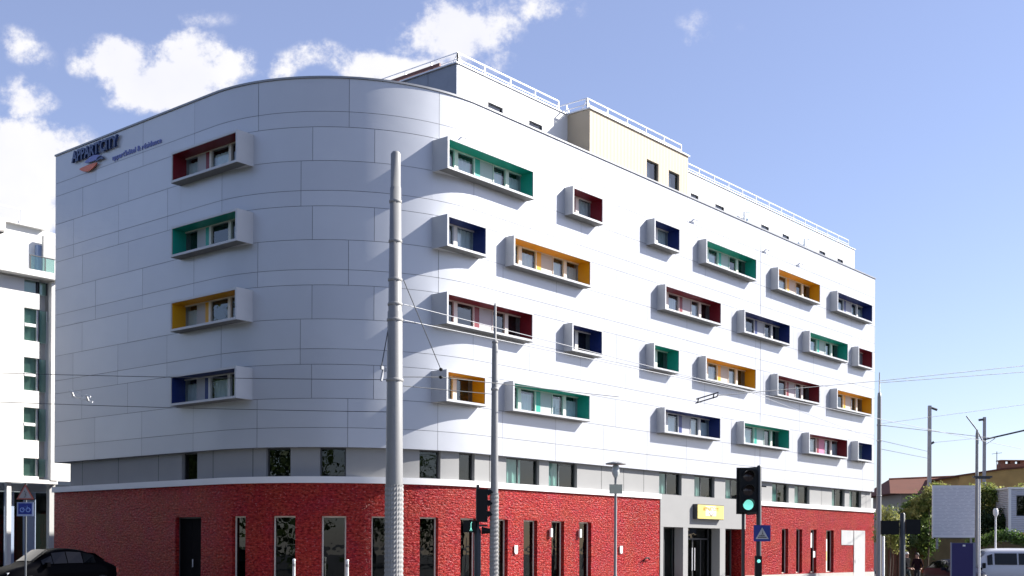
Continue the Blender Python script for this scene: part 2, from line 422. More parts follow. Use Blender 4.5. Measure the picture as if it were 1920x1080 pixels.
# window bays ---------------------------------------------------------------
TH, YB = .085, .20
def bay_layout(w, side):
    if side == 'L': return [('pane', .09, .84), ('panel', .86, 1.40), ('mull', 1.40, 1.62), ('post', 1.62, 1.74), ('pane', 1.74, 2.78), ('post', 2.78, 2.93), ('pane', 2.93, w-.09)]
    if w > 4: return [('pane', .09, .98), ('post', .98, 1.18), ('pane', 1.18, 2.08), ('post', 2.08, 2.12), ('mull', 2.12, 2.42), ('panel', 2.42, 3.18), ('post', 3.18, 3.22), ('pane', 3.22, 3.92), ('post', 3.92, 4.12), ('pane', 4.12, w-.09)]
    return [('pane', .09, .95), ('post', .95, 1.16), ('pane', 1.16, w-.09)]
BMESH = {}
def bay(side, row, u, w, c, pane_mat, curt, lab):
    z0 = ZT0-ROW*row-HB
    sh = MB(); t = TH; H = HB
    # outer skin, front rim, and a solid wall thickness back to the window plane
    sh.box((0, -DB, 0), (w, .42, t)); sh.box((0, -DB, H-t), (w, .42, H))
    sh.box((0, -DB, t), (t, .42, H-t)); sh.box((w-t, -DB, t), (w, .42, H-t))
    if side == 'R': loc, rot = (u, 0, z0), (0, 0, 0)
    else: loc, rot = (0, u, z0), (0, 0, -PI/2)
    b = sh.build('window_bay', M_shell, hotel, loc, rot); b['label'] = lab
    sf = MB(); sf.box((.01, -DB+.02, -.012), (w-.01, .0, -.001)); sf.build('soffit_shade_sheet', M_soffit, b)  # added grey sheet that deepens the shade under the box
    ln = MB(); e = .004
    def q(pts): ln.face(pts)
    f0 = -DB+.035
    q([(t+e, f0, t+e), (w-t-e, f0, t+e), (w-t-e, YB, t+e), (t+e, YB, t+e)])
    q([(t+e, YB, H-t-e), (w-t-e, YB, H-t-e), (w-t-e, f0, H-t-e), (t+e, f0, H-t-e)])
    q([(t+e, f0, t+e), (t+e, YB, t+e), (t+e, YB, H-t-e), (t+e, f0, H-t-e)])
    q([(w-t-e, YB, t+e), (w-t-e, f0, t+e), (w-t-e, f0, H-t-e), (w-t-e, YB, H-t-e)])
    fr = MB(); pn = []; za, zb = t+.006, H-t-.006
    fr.box((t+.006, YB-.05, za), (w-t-.006, YB+.03, za+.055)); fr.box((t+.006, YB-.05, zb-.045), (w-t-.006, YB+.03, zb))
    for k, x0, x1 in bay_layout(w, side):
        if k == 'post': fr.box((x0, YB-.07, za+.056), (x1, YB+.03, zb-.046))
        elif k == 'mull': ln.box((x0, YB-.06, za+.057), (x1, YB+.03, zb-.047))
        elif k == 'panel':
            p = MB(); p.box((x0, YB-.045, za+.057), (x1, YB+.02, zb-.047)); o = p.build('infill_panel', M_panel, b)
            if c == 'red' and row == 3 and side == 'R': o.data.materials[0] = mat('pink_infill', (.62, .22, .36), .5)
        else: pn.append((x0, x1))
    ln.build('lining', LIN[c], b); fr.build('window_frame', M_frame, b)
    for i, (x0, x1) in enumerate(pn):
        p = MB(); p.face([(x0, YB, za+.05), (x1, YB, za+.05), (x1, YB, zb-.04), (x0, YB, zb-.04)]); p.build('pane', pane_mat, b)
        if curt > i:
            cu = MB(); n = int((x1-x0)/.045); zt = zb-.04-(.14 if w > 4 else 0)
            for k in range(n):
                xa, xb = x0+(x1-x0)*k/n, x0+(x1-x0)*(k+1)/n
                ya, yb = YB+.12+.025*math.sin(k*1.3), YB+.12+.025*math.sin((k+1)*1.3)
                cu.face([(xa, ya, za), (xb, yb, za), (xb, yb, zt), (xa, ya, zt)], smooth=True)
            cu.build('curtain', M_curtain, b)
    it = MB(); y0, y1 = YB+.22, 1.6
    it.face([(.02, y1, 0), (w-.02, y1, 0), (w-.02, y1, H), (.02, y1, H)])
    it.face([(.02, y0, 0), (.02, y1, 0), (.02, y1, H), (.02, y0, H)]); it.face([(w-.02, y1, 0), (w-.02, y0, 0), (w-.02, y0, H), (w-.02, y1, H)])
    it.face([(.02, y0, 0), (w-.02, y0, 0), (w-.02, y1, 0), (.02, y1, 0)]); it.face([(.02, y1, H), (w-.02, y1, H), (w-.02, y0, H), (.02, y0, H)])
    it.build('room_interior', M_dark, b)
rw = ['top', 'second', 'third', 'bottom']
CUR = {('A', 0): 3}
for n, (side, r, u, w, c) in enumerate(BAYS):
    size = 'wide' if w > 4.5 else ('small' if w < 3 else 'wide')
    lab = '%s window box with %s lining in the %s row of the %s side' % (size, c, rw[r], 'street' if side == 'R' else 'shaded')
    cu = random.Random(n*13+1).choice([0, 1, 3, 4, 2])
    if side == 'R' and u < 5: cu = {0: 4, 1: 2, 2: 0, 3: 0}[r]
    if side == 'R' and 8 < u < 9: cu = 4
    bay(side, r, u, w, c, M_glass, cu, lab)

# first-floor grey band ------------------------------------------------------
BW = [(sy(9.06), sy(8.08), 0), (st(69.5), st(61.25), 1), (st(52.05), st(44.1), 0), (st(20.9), st(13.4), 1), (sx(6.18), sx(7.04), 1),
      (sx(8.9), sx(10.98), 1), (sx(11.61), sx(13.54), 1), (sx(19.89), sx(21.85), 1), (sx(23.01), sx(24.93), 1), (sx(25.99), sx(27.9), 1),
      (sx(30.98), sx(32.9), 1), (sx(33.6), sx(35.45), 1), (sx(38.36), sx(40.12), 1), (sx(40.79), sx(42.49), 1)]
bh = [(a, b, ZL-.02, ZW+.1) for a, b, c in BW]
bw = MB(); edges = [.95]
S_ = .95; joints = []
# panelled band: panels about 2.4 m wide with open joints, windows between them
strip(bw, .95, SE, ZL-.02, ZW+.02, -.2, bh, .17)
a, b = P(.95, -.2), P(.95, -4)
bw.face([(*b, ZL), (*a, ZL), (*a, ZW), (*b, ZW)])
bw.box((1, LL-1.1, ZL), (LR-.4, LL-1.0, ZW)); bw.box((LR-.4, .25, ZL), (LR-.3, LL-1.1, ZW))
bw.build('first_floor_wall', M_band, hotel)
jm = MB()
for s in [1.9, 4.6, 7.4, 10.9, 13.0, sx(7.9), sx(8.4), sx(15.3), sx(17.0), sx(18.6), sx(28.9), sx(37.0), sx(43.2)]:
    if any(a-.05 < s < b+.05 for a, b, c in BW): continue
    strip(jm, s-.012, s+.012, ZL, ZW, -.197)
jm.build('wall_joints', M_dark, hotel)
it = MB(); strip(it, 1.2, SE-.5, 3.9, ZW, -1.5)
ring_strip(it, 1.2, SE-.5, ZL-.02, -.5, -1.5, True); ring_strip(it, 1.2, SE-.5, ZW-.01, -.5, -1.5, False)
it.build('room_interior', M_dark, hotel)
for a, b, cflag in BW:
    z0, z1 = ZL, ZW-.005
    A, B = Vector(P(a, -.36)), Vector(P(b, -.36)); d = (B-A).normalized(); L = (B-A).length; nrm = Vector((d.y, -d.x))
    rz = math.atan2(d.y, d.x)
    f = MB(); t = .05
    f.box((0, -.03, 0), (L, .04, t)); f.box((0, -.03, z1-z0-t), (L, .04, z1-z0)); f.box((0, -.03, t), (t, .04, z1-z0-t)); f.box((L-t, -.03, t), (L, .04, z1-z0-t))
    if L > 1.3: f.box((L*.42-.03, -.025, t), (L*.42+.03, .035, z1-z0-t))
    fo = f.build('window', M_dframe, hotel, (A.x, A.y, z0), (0, 0, rz))
    p = MB(); p.face([(t, 0, t), (L-t, 0, t), (L-t, 0, z1-z0-t), (t, 0, z1-z0-t)]); p.build('pane', M_glassg if cflag else M_glassd, fo)
    if cflag and a > S2:
        cu = MB(); x0, x1 = L*.12, L*.62; n = int((x1-x0)/.05)
        for k in range(n):
            xa, xb = x0+(x1-x0)*k/n, x0+(x1-x0)*(k+1)/n
            ya, yb = .2+.04*math.sin(k*1.1), .2+.04*math.sin((k+1)*1.1)
            cu.face([(xa, ya, .02), (xb, yb, .02), (xb, yb, z1-z0-.03), (xa, ya, z1-z0-.03)], smooth=True)
        cu.build('curtain', M_curtain, fo)

# white string course (interrupted by the entrance portal)
PX0, PX1 = 19.65, 27.67
lg = MB(); slab(lg, -.06, sx(PX0), ZB, ZL, -1.6, .08); slab(lg, sx(PX1), SE+.05, ZB, ZL, -1.6, .08)
lg.build('string_course', M_ledge, hotel)

# brick ground floor ---------------------------------------------------------
ZS = 2.955
SL = [(sy(9.17), sy(7.55), 'door'), (st(80.8), st(75.6), 'w'), (st(66.4), st(59.0), 'w'), (st(51.2), st(43.9), 'w'), (st(36.4), st(31.2), 'w'), (st(21.5), st(15.2), 'w'),
      (s_of_x(6.1), sx(6.95), 'w'), (sx(7.95), sx(8.78), 'w'), (sx(9.75), sx(10.62), 'w'), (sx(11.55), sx(12.4), 'w'), (sx(13.45), sx(14.3), 'w'),
      (sx(31.73), sx(32.47), 'n'), (sx(33.43), sx(34.14), 'n'), (sx(35.2), sx(35.94), 'n'), (sx(37.19), sx(38.2), 'n')]
bk = MB()
hl = [(a, b, (.12 if k == 'door' else .55), ZS) for a, b, k in SL]
strip(bk, 0, sx(PX0), .5, ZB+.02, 0, [h for h in hl if h[0] < sx(PX0)], .24)
strip(bk, sx(PX1), SE, .5, ZB+.02, 0, [h for h in hl if h[0] > sx(PX1)], .24)
for x, n in ((PX0, -1), (PX1, 1)):
    q = [(x, 0, 0), (x, .9, 0), (x, .9, ZB), (x, 0, ZB)]
    bk.face(q if n < 0 else q[::-1], [(t[1], t[2]) for t in (q if n < 0 else q[::-1])])
bk.box((LR-.02, .01, .5), (LR, LL-.2, ZB)); bk.box((.02, LL-.02, .5), (LR-.05, LL, ZB))
bk.build('brick_wall', BRICK, hotel)
pl = MB(); slab(pl, -.02, sx(PX0)-.01, 0, .5, -.3, .025); slab(pl, sx(PX1)+.01, SE+.02, 0, .5, -.3, .025); pl.build('plinth', M_plinth, hotel)
it = MB(); strip(it, .4, sx(PX0)-.3, .1, ZB, -1.6); strip(it, sx(PX1)+.3, SE-.4, .1, ZB, -1.6)
ring_strip(it, .4, sx(PX0)-.3, .45, -.3, -1.6, True); ring_strip(it, sx(PX1)+.3, SE-.4, .45, -.3, -1.6, True)
it.build('ground_floor_interior', M_dark, hotel)
for a, b, k in SL:
    z0 = .12 if k == 'door' else .55
    A, B = Vector(P(a, -.2)), Vector(P(b, -.2)); d = (B-A).normalized(); L = (B-A).length; rz = math.atan2(d.y, d.x); h = ZS-z0
    f = MB(); t = .05
    f.box((.003, -.03, 0), (L-.003, .04, t)); f.box((.003, -.03, h-t), (L-.003, .04, h)); f.box((.003, -.03, t), (t, .04, h-t)); f.box((L-t, -.03, t), (L-.003, .04, h-t))
    fo = f.build('door' if k == 'door' else 'slit_window', M_dframe if k == 'door' else M_frame, hotel, (A.x, A.y, z0), (0, 0, rz))
    p = MB()
    if k == 'door':
        p.box((t, -.01, t), (L/2-.004, .02, h-t)); p.box((L/2+.004, -.01, t), (L-t, .02, h-t)); p.build('door_leaf', M_void, fo)
        hd = MB(); hd.bar((L/2+.09, -.05, .95), (L/2+.09, -.05, 1.25), .03); hd.build('handle', M_rail, fo)
    else:
        p.face([(t, 0, t), (L-t, 0, t), (L-t, 0, h-t), (t, 0, h-t)]); p.build('pane', M_glassd, fo)

# entrance portal --------------------------------------------------------------
g = MB(); g.box((PX0+.003, -.03, 2.86), (PX1-.003, .5, ZL-.003))
for a, b in ((PX0+.003, 19.92), (21.64, 22.07), (25.08, 25.61)): g.box((a, -.03, .02), (b, .45, 2.857))
g.build('entrance_portal', M_band, hotel)
e = MB()
e.face([(PX0, .9, 0), (PX1, .9, 0), (PX1, .9, .1), (PX0, .9, .1)])
e.face([(PX0+.02, 4, 0), (PX1-.02, 4, 0), (PX1-.02, 4, 4.1), (PX0+.02, 4, 4.1)])
e.face([(PX0+.01, .5, 2.87), (PX0+.01, 4, 2.87), (PX1-.01, 4, 2.87), (PX1-.01, .5, 2.87)])
e.face([(PX0+.01, .9, .05), (PX1-.01, .9, .05), (PX1-.01, 4, .05), (PX0+.01, 4, .05)])
e.face([(PX0+.012, .92, 0), (PX0+.012, 4, 0), (PX0+.012, 4, 4), (PX0+.012, .92, 4)]); e.face([(PX1-.012, 4, 0), (PX1-.012, .92, 0), (PX1-.012, .92, 4), (PX1-.012, 4, 4)])
e.build('lobby_interior', M_dark, hotel)
dw = MB(); dw.box((19.93, -.028, .02), (21.63, .4, .42)); dw.box((25.62, -.028, .02), (27.2, .4, .42)); dw.build('dwarf_wall', BRICK, hotel)
for x0, x1, mul in ((19.92, 21.64, (.55,)), (25.61, 27.2, (.45,))):
    f = MB(); t = .06
    f.box((x0, .52, .43), (x1, .6, .43+t)); f.box((x0, .52, 2.80), (x1, .6, 2.86)); f.box((x0, .52, .49), (x0+t, .6, 2.8)); f.box((x1-t, .52, .49), (x1, .6, 2.8))
    for m_ in mul: f.box((x0+(x1-x0)*m_-.03, .525, .49), (x0+(x1-x0)*m_+.03, .595, 2.8))
    fo = f.build('lobby_window', M_dframe, hotel)
    p = MB(); p.face([(x0, .56, .45), (x1, .56, .45), (x1, .56, 2.85), (x0, .56, 2.85)]); p.build('pane', M_glassg, fo)
    cu = MB()
    for k in range(10):
        xa = x0+.15+k*.07; cu.face([(xa, .8+.03*math.sin(k*1.2), .5), (xa+.07, .8+.03*math.sin(k*1.2+1.2), .5), (xa+.07, .8+.03*math.sin(k*1.2+1.2), 2.3), (xa, .8+.03*math.sin(k*1.2), 2.3)], smooth=True)
    cu.build('curtain', M_curtain, fo)
f = MB()
f.box((22.07, .6, 2.3), (25.08, .68, 2.37)); f.box((22.07, .6, .05), (22.15, .68, 2.86)); f.box((25.0, .6, .05), (25.08, .68, 2.86))
f.box((23.5, .6, .05), (23.58, .68, 2.3)); f.box((22.75, .61, .05), (22.8, .67, 2.3)); f.box((24.3, .61, .05), (24.35, .67, 2.3))
fo = f.build('entrance_door', M_dframe, hotel)
p = MB(); p.face([(22.1, .64, .06), (25.05, .64, .06), (25.05, .64, 2.84), (22.1, .64, 2.84)]); p.build('pane', M_glassd, fo)
hd = MB(); hd.bar((22.3, .56, .35), (22.3, .56, 2.25), .045); hd.bar((23.42, .56, .8), (23.42, .56, 1.9), .04); hd.bar((23.66, .56, .8), (23.66, .56, 1.9), .04); hd.build('handle', M_rail, fo)

def text_part(name, body, size, m, parent, loc, rot, extrude=.03, align='LEFT', sxs=1., shear=0., bold=0.):
    c = bpy.data.curves.new(name, 'FONT'); c.body = body; c.size = size; c.extrude = extrude; c.align_x = align; c.shear = shear; c.offset = bold
    t = bpy.data.objects.new(name, c); COL.objects.link(t)
    dg = bpy.context.evaluated_depsgraph_get(); dg.update()
    me = bpy.data.meshes.new_from_object(t.evaluated_get(dg)); bpy.data.objects.remove(t)
    me.name = name
    for v in me.vertices: v.co.x *= sxs
    me.materials.clear(); me.materials.append(m)
    o = bpy.data.objects.new(name, me); COL.objects.link(o); o.parent = parent; o.location = loc; o.rotation_euler = rot
    return o
M_navy = mat('sign_navy', (.012, .035, .13), .3, var=.05)
M_blue2 = mat('sign_blue', (.13, .16, .42), .4)
M_orange = mat('sign_orange', (.62, .13, .05), .4)
# high-level name sign on the shaded side
rotL = (PI/2, 0, -PI/2)
sg = MB(); sg.box((0, -.02, 0), (3.3, 0, .03)); sg.box((0, -.02, .34), (3.3, 0, .37))
so = sg.build('name_sign', M_navy, hotel, (-.06, 16.45, 17.93), (0, 0, -PI/2))
text_part('lettering', "APPART'CITY", .62, M_navy, so, (-.03, -.03, .0), (PI/2, 0, 0), .05, sxs=.92, bold=.018)
text_part('lettering', "appart'h\u00f4tel & r\u00e9sidence", .30, M_blue2, so, (2.85, .045, -.48), (PI/2, 0, 0), .015, sxs=1.15, bold=.004)
def swoosh(m, pts, wds, loc):
    b = MB(); n = len(pts); up = []; dn = []
    for (x, z), wd in zip(pts, wds): up.append((x, z+wd/2)); dn.append((x, z-wd/2))
    for k in range(n-1):
        b.prism([dn[k], dn[k+1], up[k+1], up[k]], -.06, -.01)
    b.build('swoosh', m, so, loc)
sw = lambda x0, x1, za, k, n=14: [(x0+(x1-x0)*i/n, za+k*math.sin(PI*i/n)) for i in range(n+1)]
ww = lambda a, n=14: [a*(.15+math.sin(PI*i/n)**.8) for i in range(n+1)]
swoosh(M_orange, sw(.55, 1.85, -.40, -.08), ww(.22), (0, 0, 0))
swoosh(M_blue2, sw(.95, 2.2, -.20, .05), ww(.20), (0, 0, 0))
swoosh(M_navy, sw(1.75, 2.35, -.33, .1), ww(.12), (0, 0, 0))
# yellow box sign over the entrance
M_yel = mat('sign_yellow', (.72, .58, .16), .5, var=.03)
b = MB(); b.box((0, -.24, 0), (2.52, -.005, .72)); es = b.build('entrance_sign', M_dframe, hotel, (22.5, -.03, 3.27))
b = MB(); b.box((.03, -.255, .03), (2.49, -.242, .69)); b.build('sign_face', M_yel, es)
M_cream = mat('sign_cream', (.78, .76, .62), .5)
b = MB(); b.box((.75, -.262, .17), (1.75, -.257, .64)); b.build('sign_patch', M_cream, es)
text_part('lettering', "APPART'CITY", .25, mat('sign_amber', (.50, .30, .04), .5), es, (1.26, -.264, .42), (PI/2, 0, 0), .004, 'CENTER', bold=.006)
b = MB(); b.prism([(1.08, .33), (1.28, .20), (1.52, .34), (1.50, .28), (1.28, .13), (1.06, .28)], -.27, -.259); b.build('emblem', mat('sign_grey', (.25, .2, .15), .5), es)

# small things on the facade
for x, z in ((6.01, 16.97), (22.47, 17.5), (29.71, 17.49), (33.6, 17.5)):
    b = MB(); b.tube([(x-.25, -.02, z-.12), (x-.2, -.12, z), (x, -.16, z+.05), (x+.2, -.12, z+.02)], .035, 6); b.build('overflow_spout', M_rail, hotel)
for x, z in ((9.23, 1.8), (16.47, 1.81)):
    b = MB(); b.box((x-.1, -.04, z-.15), (x+.1, -.06, z+.15)); b.box((x-.07, -.06, z-.19), (x+.05, -.07, z-.1)); b.build('wall_plaque', M_white, hotel)
for x, z in ((11.42, 2.5), (13.4, 2.5)):
    b = MB(); b.box((x-.06, -.05, z-.2), (x+.06, -.12, z+.15)); b.build('wall_lamp', M_white, hotel)
b = MB(); b.tube([(18.1, -.06, 1.12), (18.15, -.1, 1.3), (18.3, -.12, 1.42), (18.5, -.12, 1.44), (18.66, -.1, 1.36)], .035, 6); b.build('wall_hook', M_black, hotel)
M_louv = stripe_mat('white_louvre', (.62, .63, .62), (.45, .47, .48), 8, .5, 'X', .4)
b = MB(); b.box((40.95, -.035, .1), (42.54, -.002, 2.99)); b.box((39.2, -.03, 2.12), (40.86, -.002, 2.98)); lo = b.build('utility_door', M_louv, hotel)
b = MB(); b.bar((41.1, -.06, 1.05), (41.1, -.06, 1.25), .03); b.build('handle', M_rail, lo)
for x0, x1, z0, z1 in ((35.22, 35.66, 1.95, 2.78), (37.2, 37.62, .6, 2.45), (35.5, 35.75, 1.4, 1.75)):
    b = MB(); b.box((x0, -.012 if z1 < 1.8 else .14, z0), (x1, -.003 if z1 < 1.8 else .15, z1)); b.build('poster', M_white, hotel)
b = MB(); b.box((37.24, .136, 1.2), (37.58, .139, 1.75)); b.build('poster', mat('poster_yellow', (.7, .5, .1), .6), hotel)

# penthouse -----------------------------------------------------------------------
PZ = 20.50; PY = 1.3
def wall_holes(mb, x0, x1, z0, z1, y, hs, rv=.12):
    X = sorted({x0, x1} | {v for h in hs for v in h[:2]}); Z = sorted({z0, z1} | {v for h in hs for v in h[2:4]})
    for i in range(len(X)-1):
        for j in range(len(Z)-1):
            cx, cz = (X[i]+X[i+1])/2, (Z[j]+Z[j+1])/2
            if any(h[0] < cx < h[1] and h[2] < cz < h[3] for h in hs): continue
            mb.face([(X[i], y, Z[j]), (X[i+1], y, Z[j]), (X[i+1], y, Z[j+1]), (X[i], y, Z[j+1])])
    for a, b, c, d in hs:
        mb.face([(a, y, c), (a, y, d), (a, y+rv, d), (a, y+rv, c)]); mb.face([(b, y, d), (b, y, c), (b, y+rv, c), (b, y+rv, d)])
        mb.face([(a, y, d), (b, y, d), (b, y+rv, d), (a, y+rv, d)]); mb.face([(b, y, c), (a, y, c), (a, y+rv, c), (b, y+rv, c)])
def win_at(name, x0, x1, z0, z1, y, parent, pm=None, curtain=False, fm=None):
    t = .045; f = MB()
    f.box((x0, y-.02, z0), (x1, y+.04, z0+t)); f.box((x0, y-.02, z1-t), (x1, y+.04, z1)); f.box((x0, y-.02, z0+t), (x0+t, y+.04, z1-t)); f.box((x1-t, y-.02, z0+t), (x1, y+.04, z1-t))
    fo = f.build(name, fm or M_dframe, parent)
    p = MB(); p.face([(x0+t, y, z0+t), (x1-t, y, z0+t), (x1-t, y, z1-t), (x0+t, y, z1-t)]); p.build('pane', pm or M_glassd, fo)
    p = MB(); p.face([(x0, y+.35, z0), (x1, y+.35, z0), (x1, y+.35, z1), (x0, y+.35, z1)]); p.build('blind', M_curtain if curtain else M_dark, fo)
    return fo
PH = [(8.98, 9.90, 19.05, 19.56), (11.58, 12.47, 19.05, 19.56)]
PH2 = [(24.36, 25.13), (26.76, 27.69), (31.68, 32.6), (34.18, 35.02), (38.86, 39.73), (41.36, 42.2)]
PH += [(a, b, 19.05, 19.53) for a, b in PH2]
b = MB(); wall_holes(b, 7.18, 43.86, 18.3, PZ, PY, PH)
b.face([(43.86, PY, 18.3), (43.86, 12, 18.3), (43.86, 12, PZ), (43.86, PY, PZ)])
b.face([(7.18, PY, PZ), (43.86, PY, PZ), (43.86, 12, PZ), (7.18, 12, PZ)])
b.face([(43.86, 12, 18.3), (7.18, 12, 18.3), (7.18, 12, PZ), (43.86, 12, PZ)])
b.build('penthouse_wall', M_pwhite, hotel)
for x in (23.2, 25.75, 28.2, 30.0, 33.0, 35.4, 37.4, 40.3, 42.5):
    b = MB(); b.box((x, PY-.012, 18.4), (x+.85, PY-.002, PZ-.05)); b.build('penthouse_panel', mat('penthouse_pale_panel', (.47, .58, .68), .45), hotel)
b = MB(); n = 7
for k in range(n):
    y0 = PY+(12-PY)*k/n+.01; y1 = PY+(12-PY)*(k+1)/n-.01; b.box((7.14, y0, 18.3), (7.178, y1, PZ-.02))
b.build('penthouse_side_cladding', M_dgrey, hotel)
b = MB(); b.box((7.08, PY-.05, PZ+.002), (14.2, PY+.15, PZ+.05)); b.box((22.2, PY-.05, PZ+.002), (43.95, PY+.15, PZ+.05)); b.box((7.06, PY+.152, PZ+.002), (7.3, 12, PZ+.05))
b.build('penthouse_coping', M_rail, hotel)
b = MB(); b.box((7.12, 2.2, PZ+.12), (7.2, 11.6, PZ+.24)); 
for y in (2.6, 5, 7.5, 10, 11.5): b.box((7.13, y, PZ+.052), (7.19, y+.06, PZ+.12))
b.build('timber_fascia', M_brown, hotel)
for a, c, d, e_ in PH: win_at('penthouse_window', a+.002, c-.002, d+.002, e_-.002, PY+.08, hotel, M_glass, True)
bx = MB()
BWN = [(18.61, 19.59, 18.3, 19.5), (20.46, 21.39, 18.3, 19.46)]
wall_holes(bx, 14.21, 22.16, 18.2, PZ, .12, BWN, .15)
bx.face([(14.21, 4, 18.2), (14.21, .12, 18.2), (14.21, .12, PZ), (14.21, 4, PZ)]); bx.face([(22.16, .12, 18.2), (22.16, 4, 18.2), (22.16, 4, PZ), (22.16, .12, PZ)])
bx.face([(14.21, .12, PZ-.01), (22.16, .12, PZ-.01), (22.16, 4, PZ-.01), (14.21, 4, PZ-.01)])
bx.build('beige_stair_block', M_beige, hotel)
b = MB(); b.box((14.14, .05, PZ+.002), (22.23, .22, PZ+.06)); b.box((14.14, .222, PZ+.002), (14.3, 1.24, PZ+.06)); b.build('beige_block_coping', M_rail, hotel)
for a, c, d, e_ in BWN: win_at('stair_window', a+.002, c-.002, d+.002, e_-.002, .24, hotel, M_glass, True)
# guard rails: raking posts, two rails
def guard(pts, parent, h=.52, lean=.22, inward=(0, 1), z=PZ+.05):
    b = MB(); iw = Vector((inward[0], inward[1], 0))
    for (x0, y0), (x1, y1) in zip(pts[:-1], pts[1:]):
        L = math.hypot(x1-x0, y1-y0); n = max(1, round(L/1.45))
        d = Vector((x1-x0, y1-y0, 0)).normalized()
        for k in range(n+1):
            p = Vector((x0, y0, z))+d*(L*k/n)
            b.bar(p, p+Vector((0, 0, h)), .035); b.bar(p+iw*lean*1.6, p+Vector((0, 0, h*.95)), .028); b.bar(p+d*.22, p+Vector((0,0,h*.5)), .02)
        for hh, r in ((h, .042), (h*.52, .03)): b.bar((x0, y0, z+hh), (x1, y1, z+hh), r)
    return b.build('guard_rail', M_rail, parent)
guard([(7.45, 11.5), (7.45, PY+.25)], hotel, inward=(1, 0))
guard([(7.45, PY+.25), (13.9, PY+.25)], hotel)
guard([(14.4, 2.6), (14.4, .4)], hotel, inward=(1, 0))
guard([(14.4, .4), (22.0, .4)], hotel)
guard([(22.6, PY+.25), (43.5, PY+.25)], hotel)
for x in (29.38, 36.43):
    b = MB(); b.bar((x, PY-.25, 18.6), (x, PY-.25, 19.65), .11); b.tube([(x, PY-.25, 19.62), (x+.5, PY-.4, 19.75), (x+1.5, PY-.6, 20.05)], .05, 6); b.box((x-.08, PY-.3, 18.5), (x+.08, PY+.0, 18.62))
    b.build('davit_arm', M_rail, hotel)

# ------------------------------------------------------------------ ground
def struct(name, mb, m): return tag(mb.build(name, m), kind='structure')
b = MB(); b.face([(-700, -700, 0), (900, -700, 0), (900, 900, 0), (-700, 900, 0)]); struct('ground', b, M_asph)
b = MB()
slab(b, -6, SE+4, .003, .12, -1, 5.2); struct('pavement', b, M_pave)
b = MB()
for y in (-15.4, -13.98, -12.0, -10.58): b.box((-60, y-.03, .004), (160, y+.03, .012))
struct('tram_track', b, mat('rail_steel', (.35, .35, .36), .3, .8))
b = MB()
for k in range(14): b.box((-16+k*1.0, -21, .004), (-15.5+k*1.0, -17.5, .007))
struct('crossing_stripes', b, mat('road_paint', (.7, .7, .68), .7, bump=.2))
b = MB(); rn = random.Random(5); n = 90
prev = None
top = [(-420+i*14, 9+9*math.sin(i*.21)+5*math.sin(i*.53+1)+rn.uniform(0, 2.0)) for i in range(n)]
# distant wooded ridge beyond the right end of the street
rv = Vector((.6386, -.7695)); fv = Vector((.7695, .6386)); c0 = Vector((-26.7, -29.6))
rings_ = []
for u, h in top:
    p = c0+fv*420+rv*u; q = c0+fv*520+rv*u*1.1
    rings_.append([(p.x, p.y, -1), (*(c0+fv*440+rv*u), h*.7), (*(c0+fv*470+rv*u), h), (q.x, q.y, -1)])
b.rings(rings_, True); struct('hills', b, mat('far_wooded_ridge', (.10, .14, .13), .9, var=.4, scale=.08, bump=.5, bscale=.4))

# ------------------------------------------------------------------ apartment block on the left
Y0 = 33.0
ap = empty('apartment_block', (0, Y0, 0), 'white apartment block with green corner windows behind the left end of the hotel', 'building')
M_rend = mat('white_render', (.74, .73, .70), .8, var=.05, scale=.6, bump=.1)
M_rendg = mat('shade_grey_render', (.50, .50, .48), .8, var=.06)
b = MB(); hs = [(6.58, 7.47, z0, z1) for z0, z1 in ((15.88, 16.55), (13.2, 15.0), (10.45, 12.27), (7.7, 9.5), (5.7, 6.7))]
wall_holes(b, -9, 7.47, 5.5, 16.6, 0, hs, .25)
b.face([(7.47, 0, 5.5), (7.47, 1.2, 5.5), (7.47, 1.2, 16.6), (7.47, 0, 16.6)])
b.face([(8.0, .0, 5.5), (14, .0, 5.5), (14, .0, 16.6), (8.0, .0, 16.6)])
b.face([(-9, 14, 0), (-9, 0, 0), (-9, 0, 16.6), (-9, 14, 16.6)]); b.face([(14, 0, 0), (14, 14, 0), (14, 14, 16.6), (14, 0, 16.6)])
b.face([(-9, 0, 16.6), (14, 0, 16.6), (14, 14, 16.6), (-9, 14, 16.6)])
b.build('wall', M_rend, ap)
b = MB(); b.box((8.0, -.35, 5.5), (8.42, -.003, 16.6)); b.build('corner_pilaster', M_rend, ap)
b = MB(); b.box((7.472, .35, 5.5), (7.997, .5, 16.6)); b.build('recess_wall', M_rendg, ap)  # shade of the recess put into its grey colour
M_gg = glass('apartment_glass', (.66, .84, .78), .3, .9)
for z0, z1 in ((15.88, 16.55), (13.2, 15.0), (10.45, 12.27), (7.7, 9.5), (5.7, 6.7)):
    f = MB(); f.box((6.58, .14, z0+.0), (6.62, .2, z1)); f.box((7.37, .10, z0), (7.48, .24, z1)); f.box((7.96, .1, z0), (8.0, .2, z1))
    if z1-z0 > 1: f.box((6.60, -.03, z0+.78), (7.25, .13, z0+.95))
    fo = f.build('window', M_dframe if z1-z0 < 1 else M_white, ap)
    p = MB(); p.face([(6.58, .16, z0), (8.0, .16, z0), (8.0, .16, z1), (6.58, .16, z1)]); p.build('pane', M_gg, fo)
    p = MB(); p.box((6.5, .3, z0), (8.0, .33, z1)); p.build('blind', mat('green_room', (.60, .74, .68), .9), fo)
b = MB(); b.box((-9, -.75, 16.66), (8.42, .3, 17.0)); b.build('balcony_slab', M_rend, ap)
b = MB(); b.box((-9, -.3, 5.3), (8.45, .2, 5.52)); b.build('string_course', M_rend, ap)
b = MB(); b.box((-9, .6, 17.0), (14, 12, 19.6)); b.build('setback_storey', M_rend, ap)
